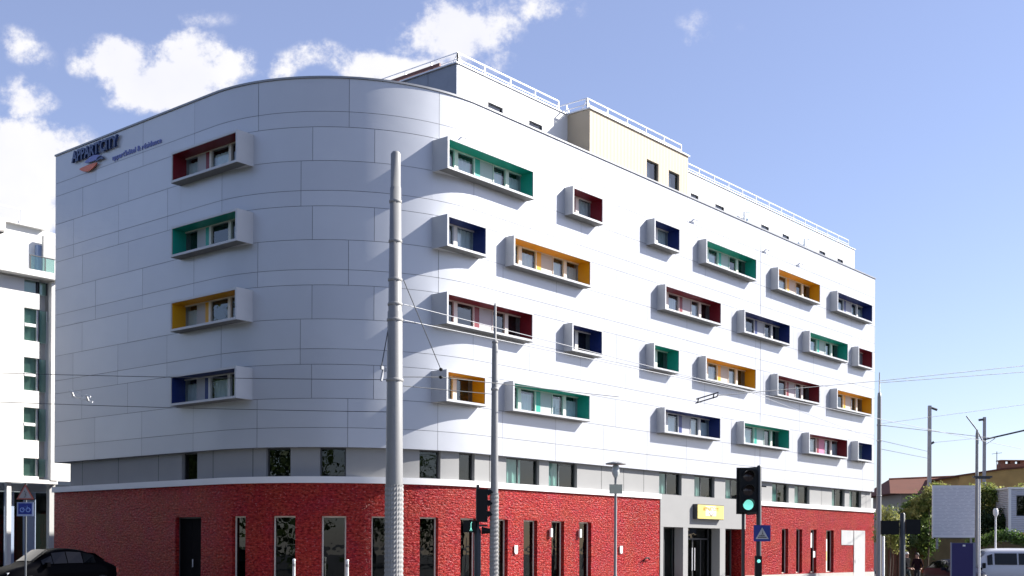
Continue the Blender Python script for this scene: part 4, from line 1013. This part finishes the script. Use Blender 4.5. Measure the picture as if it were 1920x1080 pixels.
bush('bushy_tree', 1745, 63.4, 'yellow-green sunlit shrub top spilling beside the billboard edge', 'tree', [(0, .1, 4.6, .35, .35, .6), (-.45, .2, 4.3, .45, .4, .45), (-.9, .2, 3.75, .45, .4, .35), (-1.35, .2, 3.35, .4, .4, .3)], 5200, .09, 4, LY, 0, [((-.1, .1, 0), (0, .1, 4.6), .05)])
bush('bushy_tree', 1668, 60, 'pale leafy shrub between the hotel end and the black boards', 'tree', [(.1, 0, 3.2, .45, .45, .9), (-.4, 0, 3.5, .3, .3, .7), (.45, 0, 2.3, .5, .4, .55), (-.5, 0, 2.6, .3, .3, .5)], 2600, .075, 6, LY, 0, [((0, 0, 0), (.1, 0, 3), .05)])
bush('hedge', 1822, 68, 'yellow-green hedge running behind the billboard towards the cabin', 'hedge', [(x, .1*math.sin(x*3), 4.9+.2*math.sin(x*2.3), .42, .5, .62) for x in [i*.42-2.2 for i in range(13)]]+[(x, .4, 3.9, .5, .4, .9) for x in [i*.6-2.2 for i in range(9)]], 19000, .095, 8, LY, 0, [((x, .2, 0), (x, .2, 4.4), .06) for x in (-1.5, 0, 1.4)])
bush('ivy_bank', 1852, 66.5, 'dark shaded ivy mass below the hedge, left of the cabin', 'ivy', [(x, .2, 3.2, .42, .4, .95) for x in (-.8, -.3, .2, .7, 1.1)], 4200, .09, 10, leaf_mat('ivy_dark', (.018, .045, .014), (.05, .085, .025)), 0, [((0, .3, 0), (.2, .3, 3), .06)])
bush('hedge', 1872, 63.0, 'bright green low hedge along the wall above the white van', 'hedge', [(x, .0, 2.35+.3*max(0, math.sin(x*1.7+1))+.12*x*.3, .36, .35, .36) for x in [i*.3-1.3 for i in range(14)]], 5200, .07, 12, leaf_mat('hedge_bright', (.04, .10, .02), (.13, .20, .04)), 0, [((x, 0, 0), (x, 0, 2.2), .04) for x in (-.8, .3, 1.4)])
bush('ivy_bank', 1672, 61.4, 'green creeper hanging over the wall beneath the black boards', 'ivy', [(x, -.15, 2.35, .35, .25, .35) for x in (-.3, .1, .5, .9)], 2200, .07, 14, leaf_mat('creeper', (.04, .085, .02), (.20, .24, .09)), 0, [((0, -.1, 0), (.1, -.1, 2.3), .03)])

# unseen trees added to block sky light from the shaded facade and fill reflections
rn = random.Random(31); wb_ = []
for i in range(16): wb_.append((-39+rn.uniform(-3, 3), -24+i*6.2, 11+rn.uniform(-1, 1.5), 4.8, 5.2, 11+rn.uniform(-2, 3)))
for i in range(13): wb_.append((-62+i*10, -72+rn.uniform(-5, 5), 5.5+rn.uniform(-1, 1), 6.2, 5.2, 5+rn.uniform(-1, 1.5)))
b = MB(); foliage(b, wb_, 110000, .29, 33)
tag(b.build('light_block_trees', leaf_mat('light_block_leaf', (.03, .06, .018), (.10, .14, .04))), 'unseen row of leafy trees added to dim the shaded facade and fill reflections', 'trees', kind='stuff')

# ------------------------------------------------------------------ vehicles
M_rub = mat('tyre_rubber', (.012, .012, .012), .85); M_rim = mat('alloy_rim', (.45, .46, .48), .3, .8)
M_cglass = mat('car_glass', (.006, .007, .008), .06, 0, spec=.3, coat=0)
def car(name, loc, rz, L, W, H, paint, label, cat, van=False, clear=.22):
    o = empty(name, loc, label, cat, rz=rz)
    k = H/1.5
    if not van:
        st_ = [(0, .55*k, .78*k, .80*k, .55, .60, .50), (.10, .42*k, .90*k, .95*k, .78, .80, .62), (.5, .30*k, .98*k, 1.06*k, .90, .86, .66), (1.0, .25*k, .99*k, 1.33*k, .92, .88, .62), (1.55, .25*k, .98*k, 1.47*k, .92, .89, .60),
               (2.2, .25*k, .97*k, 1.5*k, .92, .89, .60), (2.75, .25*k, .96*k, 1.44*k, .92, .89, .60), (3.45, .25*k, .94*k, 1.02*k, .92, .88, .66), (3.9, .27*k, .88*k, .93*k, .90, .85, .6), (4.35, .34*k, .76*k, .82*k, .84, .78, .5), (4.55, .45*k, .62*k, .66*k, .62, .58, .4)]
    else:
        st_ = [(0, .5, 1.0, 1.85, .86, .86, .74), (.06, .35, 1.02, 1.93, .93, .93, .80), (.6, .3, 1.02, H, .95, .94, .82), (2.2, .3, 1.02, H, .95, .94, .82), (3.4, .3, 1.02, H, .95, .94, .82), (3.75, .3, 1.02, 1.82, .95, .94, .80), (4.35, .3, 1.02, 1.16, .94, .90, .78), (4.7, .36, .94, 1.0, .88, .82, .7), (4.85, .5, .75, .8, .7, .66, .5)]
    sl = L/st_[-1][0]; sw_ = W/2/.92
    rs = []
    for x, zb, zt, zr, wl, wb, wt in st_:
        x *= sl; wl *= sw_; wb *= sw_; wt *= sw_
        h = [(0, zb), (wl*.9, zb), (wl, zb+(zt-zb)*.25), (wl*1.01, zb+(zt-zb)*.65), (wb, zt), (wt+(wb-wt)*.12, zt+(zr-zt)*.82), (wt*.92, zr-.015), (0, zr)]
        rs.append([(x, y, z) for y, z in h]+[(x, -y, z) for y, z in reversed(h[1:-1])])
    b = MB(); b.rings(rs, True, True); body = b.build('body', paint, o, fix=True)
    md = body.modifiers.new('sub', 'SUBSURF'); md.levels = 1; md.render_levels = 2
    # glazing sits just outside the greenhouse
    def patch(nm, i0, i1, a0=.06, a1=.94, v0=.1, v1=.92, sides=(1, -1)):
        for s_ in sides:
            g = MB()
            def q(i, t): r = rs[i]; A, B = Vector(r[4]), Vector(r[5]); q_ = A.lerp(B, t); return Vector((q_.x, q_.y*s_, q_.z))
            lo0, hi0, lo1, hi1 = q(i0, v0), q(i0, v1), q(i1, v0), q(i1, v1)
            n_ = Vector((0, s_*.022, .008)); pts = [lo0.lerp(lo1, a0)+n_, lo0.lerp(lo1, a1)+n_, hi0.lerp(hi1, a1)+n_, hi0.lerp(hi1, a0)+n_]
            g.face(pts if s_ < 0 else pts[::-1]); g.build(nm, M_cglass, o)
    def screen(nm, i0, i1, up):
        g = MB(); A = [Vector(rs[i0][6]), Vector(rs[i1][6])]; 
        n_ = Vector((.012*up, 0, .03))
        a, c_ = A[0].lerp(A[1], .08), A[0].lerp(A[1], .92)
        nn = 6
        for k_ in range(nn):
            t0, t1 = -1+2*k_/nn, -1+2*(k_+1)/nn
            cr_ = lambda t: .03*(1-t*t)
            g.face([Vector((a.x, a.y*t0*1.05, a.z+cr_(t0)))+n_, Vector((a.x, a.y*t1*1.05, a.z+cr_(t1)))+n_, Vector((c_.x, c_.y*t1*1.05, c_.z+cr_(t1)))+n_, Vector((c_.x, c_.y*t0*1.05, c_.z+cr_(t0)))+n_], smooth=True)
        g.build(nm, M_cglass, o)
    if not van:
        patch('side_window', 3, 4, .1, 1); patch('side_window', 4, 5, .05, .97); patch('side_window', 5, 6, .03, 1); patch('side_window', 6, 7, .04, .6, .1, .75)
        screen('windscreen', 6, 7, 1); screen('rear_window', 2, 3, -1)
        wx = (.82*sl, 3.62*sl); wr = .33*k
        for s_ in (1, -1):
            b = MB(); b.box((4.2*sl, s_*.55*sw_-.16, .62*k), (4.4*sl, s_*.55*sw_+.16, .74*k)); b.build('headlight', mat('headlight_glass', (.6, .62, .65), .1), o)
            b = MB(); b.box((.05, s_*.6*sw_-.16, .72*k), (.16, s_*.6*sw_+.16, .86*k)); b.build('tail_light', mat('tail_red', (.3, .01, .01), .2), o)
            b = MB(); b.obox((3.05*sl, s_*1.0*sw_, .98*k), (.06, 0, 0), (0, .10, 0), (0, 0, .07)); b.build('wing_mirror', paint, o)
        b = MB(); b.box((4.48*sl, -.35, .50*k), (4.57*sl, .35, .62*k)); b.build('grille', M_black, o)
    else:
        patch('side_window', 1, 2, .2, .96, .12, .86); patch('side_window', 2, 3, .03, .97, .12, .86); patch('side_window', 3, 4, .03, .97, .12, .86); patch('side_window', 4, 5, .2, .95, .12, .84)
        screen('windscreen', 5, 6, 1); screen('rear_window', 0, 1, -1)
        wx = (.85*sl, 3.95*sl); wr = .33
        for s_ in (1, -1):
            b = MB(); b.box((4.45*sl, s_*.6*sw_-.14, .8), (4.68*sl, s_*.6*sw_+.14, .95)); b.build('headlight', mat('headlight_glass', (.6, .62, .65), .1), o)
            b = MB(); b.obox((3.95*sl, s_*1.03*sw_, 1.08), (.05, 0, 0), (0, .1, 0), (0, 0, .13)); b.build('wing_mirror', M_black, o)
    for x in wx:
        for s_ in (1, -1):
            b = MB(); yo = s_*W/2*.99; prof = [(wr*.62, -.11), (wr*.94, -.11), (wr, -.07), (wr, .07), (wr*.94, .11), (wr*.62, .11)]
            n = 24; b.rings([[(x+r*math.cos(2*PI*i/n), yo-s_*.1+yy, wr+r*math.sin(2*PI*i/n)) for i in range(n)] for r, yy in prof], True)
            wo = b.build('wheel', M_rub, o, fix=True)
            b = MB(); yy = yo+s_*.012
            b.rings([[(x+r*math.cos(2*PI*i/n), yy-s_*d_, wr+r*math.sin(2*PI*i/n)) for i in range(n)] for r, d_ in ((wr*.62, 0), (wr*.55, .02), (wr*.5, .05), (.03, .0))], False)
            for q in range(5):
                a_ = 2*PI*q/5; b.bar((x, yy, wr), (x+wr*.58*math.cos(a_), yy, wr+wr*.58*math.sin(a_)), .06)
            b.build('rim', M_rim, wo)
    return o
M_cblack = mat('car_black_paint', (.002, .002, .003), .5, 0, spec=.02, coat=.02)
M_cblue = mat('car_dark_blue_paint', (.008, .009, .02), .35, 0, spec=.1, coat=.08)
M_vwhite = mat('van_white_paint', (.55, .56, .60), .35, 0, var=.03, coat=.5)
q = rb((118-960)/2230.5*42, 42)
h_ = R_(-130.3+180-360)   # nose towards the camera's left
car('parked_car', (q.x+rv.x*1.35+fv.x*.9, q.y+rv.y*1.35+fv.y*.9, .12), math.atan2(-rv.y*.66-fv.y*.75, -rv.x*.66-fv.x*.75), 4.2, 1.82, 1.67, M_cblack, 'black parked car in the shade below the brick wall', 'car')
q = rb((1763-960)/2230.5*60, 60.5)
car('parked_car', (q.x, q.y, 0), math.atan2(-fv.y+rv.y*.1, -fv.x+rv.x*.1), 4.1, 1.72, 1.43, M_cblue, 'dark blue car facing the camera in front of the retaining wall', 'car')
q = rb((1812-960)/2230.5*60, 60)
car('van', (q.x+rv.x*4.85+fv.x*.95, q.y+rv.y*4.85+fv.y*.95, 0), math.atan2(-rv.y, -rv.x), 4.85, 1.92, 1.97, M_vwhite, 'white minibus van cut by the right edge of the photo', 'van', van=True)

# ------------------------------------------------------------------ people
def person(loc, rz, label, skin, top, leg, hair, h=1.72, arm=.25, step=.18):
    o = empty('person', loc, label, 'person', 'pedestrians', rz=rz)
    k = h/1.75
    J = {'pel': (0, 0, .95), 'sp': (0, .01, 1.15), 'ch': (0, 0, 1.36), 'nk': (0, -.01, 1.50), 'hd0': (0, -.02, 1.58), 'hd': (0, -.03, 1.68), 'hdt': (0, -.02, 1.74)}
    E_ = [('pel', 'sp'), ('sp', 'ch'), ('ch', 'nk'), ('nk', 'hd0'), ('hd0', 'hd'), ('hd', 'hdt')]
    RAD = {'pel': (.15, .115), 'sp': (.135, .10), 'ch': (.155, .105), 'nk': (.055, .055), 'hd0': (.068, .08), 'hd': (.077, .095), 'hdt': (.06, .07)}
    for s_, n in ((1, 'r'), (-1, 'l')):
        f_ = step*s_
        J.update({n+'hip': (.09*s_, 0, .90), n+'kn': (.10*s_, -f_*.6-.03, .50), n+'an': (.10*s_, -f_+.04, .08), n+'to': (.115*s_, -f_-.13, .04),
                  n+'sh': (.17*s_, 0, 1.43), n+'el': (.23*s_, f_*.5+.02, 1.14), n+'wr': (.22*s_, f_*.7-arm, 1.0), n+'ha': (.21*s_, f_*.7-arm-.09, .99)})
        E_ += [('pel', n+'hip'), (n+'hip', n+'kn'), (n+'kn', n+'an'), (n+'an', n+'to'), ('ch', n+'sh'), (n+'sh', n+'el'), (n+'el', n+'wr'), (n+'wr', n+'ha')]
        RAD.update({n+'hip': (.095, .10), n+'kn': (.062, .065), n+'an': (.045, .05), n+'to': (.042, .035), n+'sh': (.07, .07), n+'el': (.045, .045), n+'wr': (.03, .033), n+'ha': (.03, .042)})
    # five fingers per hand
    for s_, n in ((1, 'r'), (-1, 'l')):
        hx, hy, hz = J[n+'ha']
        for i, (dx, dl) in enumerate(((-.03, .075), (-.01, .085), (.01, .08), (.028, .065))):
            J[n+'f%d' % i] = (hx+dx, hy-.04, hz-.01); J[n+'g%d' % i] = (hx+dx*1.1, hy-.04-dl*.6, hz-.05)
            E_ += [(n+'ha', n+'f%d' % i), (n+'f%d' % i, n+'g%d' % i)]; RAD[n+'f%d' % i] = (.010, .010); RAD[n+'g%d' % i] = (.008, .008)
        J[n+'th'] = (hx-.05*s_, hy-.01, hz+.005); E_.append((n+'wr', n+'th')); RAD[n+'th'] = (.011, .011)
    names_ = list(J); me = bpy.data.meshes.new('body'); me.from_pydata([tuple(c*k for c in J[n]) for n in names_], [(names_.index(a), names_.index(b)) for a, b in E_], [])
    t = bpy.data.objects.new('tmp', me); COL.objects.link(t)
    md = t.modifiers.new('skin', 'SKIN'); sv = me.skin_vertices[0].data
    for i, n in enumerate(names_): sv[i].radius = tuple(r*k for r in RAD[n]); sv[i].use_root = (n == 'pel')
    s2 = t.modifiers.new('sub', 'SUBSURF'); s2.levels = 2
    dg = bpy.context.evaluated_depsgraph_get(); dg.update()
    m2 = bpy.data.meshes.new_from_object(t.evaluated_get(dg)); bpy.data.objects.remove(t)
    for mm in (skin, top, leg, M_black): m2.materials.append(mm)
    for p in m2.polygons:
        c = p.center/k; p.use_smooth = True
        hand = abs(c.x) > .15 and c.z < 1.03 and c.z > .85 and c.y < -.02
        p.material_index = 0 if (c.z > 1.50 or hand) else (1 if c.z > .93 else (2 if c.z > .09 else 3))
    bo = bpy.data.objects.new('body', m2); COL.objects.link(bo); bo.parent = o
    b = MB(); rs = []
    for ph in [i*PI/2/6 for i in range(7)]:
        rs.append([(.095*k*math.cos(ph)*math.cos(2*PI*i/16), (.0+.115*math.cos(ph)*math.sin(2*PI*i/16))*k, (1.66+.125*math.sin(ph)+.03*math.sin(2*PI*i/16)*-1*math.cos(ph))*k) for i in range(16)])
    b.rings(rs, True, True); b.build('hair', hair, o, (0, .005, 0))
    b = MB(); b.rings([[(r*math.cos(2*PI*i/8), y, 1.63*k+r*math.sin(2*PI*i/8)) for i in range(8)] for r, y in ((.016, -.10*k), (.006, -.128*k))]); 
    for s_ in (1, -1): b.obox((.035*s_*k, -.108*k, 1.665*k), (.012, 0, 0), (0, .006, 0), (0, 0, .005)); b.obox((.088*s_*k, -.01, 1.64*k), (.008, 0, 0), (0, .018, 0), (0, 0, .03))
    b.obox((0, -.106*k, 1.585*k), (.024, 0, 0), (0, .006, 0), (0, 0, .005)); b.build('face_features', mat('face_dark', (.18, .09, .07), .6), o)
    return o
SK = mat('skin', (.42, .24, .17), .55, var=.05)
q = rb((1702-960)/2230.5*56, 56)
person((q.x, q.y, 0), rotC+.5, 'person in dark jacket with pale cap walking near the black boards', SK, mat('dark_jacket', (.012, .011, .013), .9, spec=.1), mat('grey_trousers', (.04, .05, .05), .9, spec=.1), mat('pale_cap', (.6, .58, .52), .7), 1.72)
q = rb((1722-960)/2230.5*57, 57)
person((q.x, q.y, 0), rotC-.6, 'person with dark hair and dark clothes beside the blue car', SK, mat('maroon_coat', (.02, .008, .011), .9, spec=.1), mat('black_trousers', (.015, .015, .018), .8), mat('dark_hair', (.012, .009, .008), .6), 1.68, .1)

# ------------------------------------------------------------------ sky, sun, camera
SUN_AZ, SUN_EL = -39.0, 34.0
wd = bpy.data.worlds.new('World'); sc.world = wd; wd.use_nodes = True
nt = wd.node_tree; nt.nodes.clear()
out = N(nt, 'ShaderNodeOutputWorld')
sky = N(nt, 'ShaderNodeTexSky', sky_type='NISHITA'); sky.sun_disc = False; sky.sun_elevation = R_(SUN_EL); sky.sun_rotation = R_(90-SUN_AZ)
sky.air_density = 1.0; sky.dust_density = .6; sky.ozone_density = 2.0; sky.altitude = 200
bg1 = N(nt, 'ShaderNodeBackground'); bg1.inputs[1].default_value = .088
hs = N(nt, 'ShaderNodeMix', data_type='RGBA', blend_type='MULTIPLY'); hs.inputs[0].default_value = 1; hs.inputs[7].default_value = (.98, .955, 1.10, 1)
nt.links.new(sky.outputs[0], hs.inputs[6])
veil = N(nt, 'ShaderNodeMix', data_type='RGBA'); veil.inputs[0].default_value = .22; veil.inputs[7].default_value = (.32/.096, .30/.096, .375/.096, 1)   # thin high haze
nt.links.new(hs.outputs[2], veil.inputs[6]); nt.links.new(veil.outputs[2], bg1.inputs[0])
bg2 = N(nt, 'ShaderNodeBackground'); bg2.inputs[1].default_value = 1.0
tc = N(nt, 'ShaderNodeTexCoord')
def dot(v):
    n = N(nt, 'ShaderNodeVectorMath', operation='DOT_PRODUCT'); n.inputs[1].default_value = v; nt.links.new(tc.outputs['Generated'], n.inputs[0]); return n.outputs['Value']
def mth(op, a, b=None, c=None):
    n = N(nt, 'ShaderNodeMath', operation=op)
    for i, x in enumerate((a, b, c)):
        if x is None: continue
        if isinstance(x, (int, float)): n.inputs[i].default_value = x
        else: nt.links.new(x, n.inputs[i])
    return n.outputs[0]
# cloud bank placed by compass direction: tangent coordinates about the north-east horizon
dr = dot((.6386, -.7695, 0)); df = mth('MAXIMUM', dot((.7695, .6386, 0)), .02); dz = dot((0, 0, 1))
cu_ = N(nt, 'ShaderNodeCombineXYZ'); nt.links.new(mth('DIVIDE', dr, df), cu_.inputs[0]); nt.links.new(mth('DIVIDE', dz, df), cu_.inputs[1])
nz = N(nt, 'ShaderNodeTexNoise'); nz.inputs['Scale'].default_value = 28; nz.inputs['Detail'].default_value = 9; nz.inputs['Roughness'].default_value = .66
nt.links.new(cu_.outputs[0], nz.inputs['Vector'])
nz2 = N(nt, 'ShaderNodeTexNoise'); nz2.inputs['Scale'].default_value = 7; nz2.inputs['Detail'].default_value = 5
nt.links.new(cu_.outputs[0], nz2.inputs['Vector'])
wp = N(nt, 'ShaderNodeVectorMath', operation='MULTIPLY_ADD'); wp.inputs[1].default_value = (.07, .07, 0)
nt.links.new(nz2.outputs['Color'], wp.inputs[0]); nt.links.new(cu_.outputs[0], wp.inputs[2])
BL = [(215, 100, 80, 48, .95), (350, 80, 80, 52, .95), (310, 140, 140, 62, 1.25), (430, 112, 64, 40, .95), (260, 160, 75, 38, .8), (60, 310, 150, 95, 1.25), (10, 265, 90, 55, 1.1), (60, 410, 130, 65, 1.1), (-40, 350, 120, 100, 1),
      (45, 110, 62, 30, .5), (45, 180, 60, 30, .75), (600, 102, 95, 28, .55), (535, 118, 50, 32, .6), (740, 118, 120, 40, .95), (690, 112, 55, 36, .8), (850, 40, 115, 64, .95), (905, 85, 60, 45, .6), (1010, 15, 80, 36, .55),
      (1310, 35, 50, 32, .3), (1300, 62, 42, 15, .3), (375, 12, 85, 20, .3), (1405, 25, 50, 12, .1), (20, 440, 120, 60, .7)]
acc = None
for x, y, a, b_, k in BL:
    u0, v0 = (x-960)/2230.5+.035, (1027.4-y)/2230.5+.035
    n1 = N(nt, 'ShaderNodeVectorMath', operation='SUBTRACT'); n1.inputs[1].default_value = (u0, v0, 0); nt.links.new(wp.outputs[0], n1.inputs[0])
    n2 = N(nt, 'ShaderNodeVectorMath', operation='MULTIPLY'); n2.inputs[1].default_value = (2230.5/a/1.25, 2230.5/b_/1.25, 0); nt.links.new(n1.outputs[0], n2.inputs[0])
    n3 = N(nt, 'ShaderNodeVectorMath', operation='DOT_PRODUCT'); nt.links.new(n2.outputs[0], n3.inputs[0]); nt.links.new(n2.outputs[0], n3.inputs[1])
    e_ = mth('MAXIMUM', mth('MULTIPLY', mth('SUBTRACT', 1.0, n3.outputs['Value']), k), 0)
    acc = e_ if acc is None else mth('MAXIMUM', acc, e_)
den = mth('ADD', mth('MULTIPLY', acc, 1.35), mth('MULTIPLY', mth('SUBTRACT', nz.outputs['Fac'], .54), mth('MINIMUM', mth('MULTIPLY', acc, 9), 3.4)))
mr = N(nt, 'ShaderNodeMapRange', interpolation_type='SMOOTHSTEP'); mr.inputs[1].default_value = .10; mr.inputs[2].default_value = .98
nt.links.new(den, mr.inputs[0])
cc = N(nt, 'ShaderNodeMix', data_type='RGBA'); cc.inputs[6].default_value = (.37, .38, .46, 1); cc.inputs[7].default_value = (.50, .495, .50, 1)
nt.links.new(mth('MULTIPLY', mr.outputs[0], mth('MULTIPLY_ADD', nz2.outputs['Fac'], 1.9, -.12)), cc.inputs[0]); nt.links.new(cc.outputs[2], bg2.inputs[0])
ms = N(nt, 'ShaderNodeMixShader'); nt.links.new(mth('MULTIPLY', mr.outputs[0], .95), ms.inputs[0]); nt.links.new(bg1.outputs[0], ms.inputs[1]); nt.links.new(bg2.outputs[0], ms.inputs[2]); nt.links.new(ms.outputs[0], out.inputs[0])

sl = bpy.data.lights.new('sun', 'SUN'); sl.energy = 5.0; sl.angle = R_(.5); sl.color = (1, .955, .89)
so_ = bpy.data.objects.new('sun', sl); COL.objects.link(so_)
d = Vector((math.cos(R_(SUN_EL))*math.cos(R_(SUN_AZ)), math.cos(R_(SUN_EL))*math.sin(R_(SUN_AZ)), math.sin(R_(SUN_EL))))
so_.rotation_euler = d.to_track_quat('Z', 'Y').to_euler(); so_.location = (20, -40, 60)

cam = bpy.data.cameras.new('camera'); co = bpy.data.objects.new('camera', cam); COL.objects.link(co); sc.camera = co
phi, roll, f_px, py = 0.6926052653, 0.004795029, 2230.5023, 1027.4062
fw = Vector((math.cos(phi), math.sin(phi), 0)); rt = Vector((math.sin(phi), -math.cos(phi), 0)); up = Vector((0, 0, 1))
r2 = rt*math.cos(roll)+up*math.sin(roll); u2 = -rt*math.sin(roll)+up*math.cos(roll)
M = Matrix((r2, u2, -fw)).transposed().to_4x4(); M.translation = Vector((-26.68755, -29.64154, 1.85)); co.matrix_world = M
cam.sensor_width = 36; cam.lens = 36*f_px/1920; cam.shift_y = (py-540)/1920; cam.clip_end = 3000; cam.clip_start = .1
sc.render.resolution_x = 1024; sc.render.resolution_y = 576
sc.render.engine = 'CYCLES'
sc.view_settings.view_transform = 'Standard'; sc.view_settings.look = 'None'; sc.view_settings.gamma = 1; sc.view_settings.exposure = 1.08
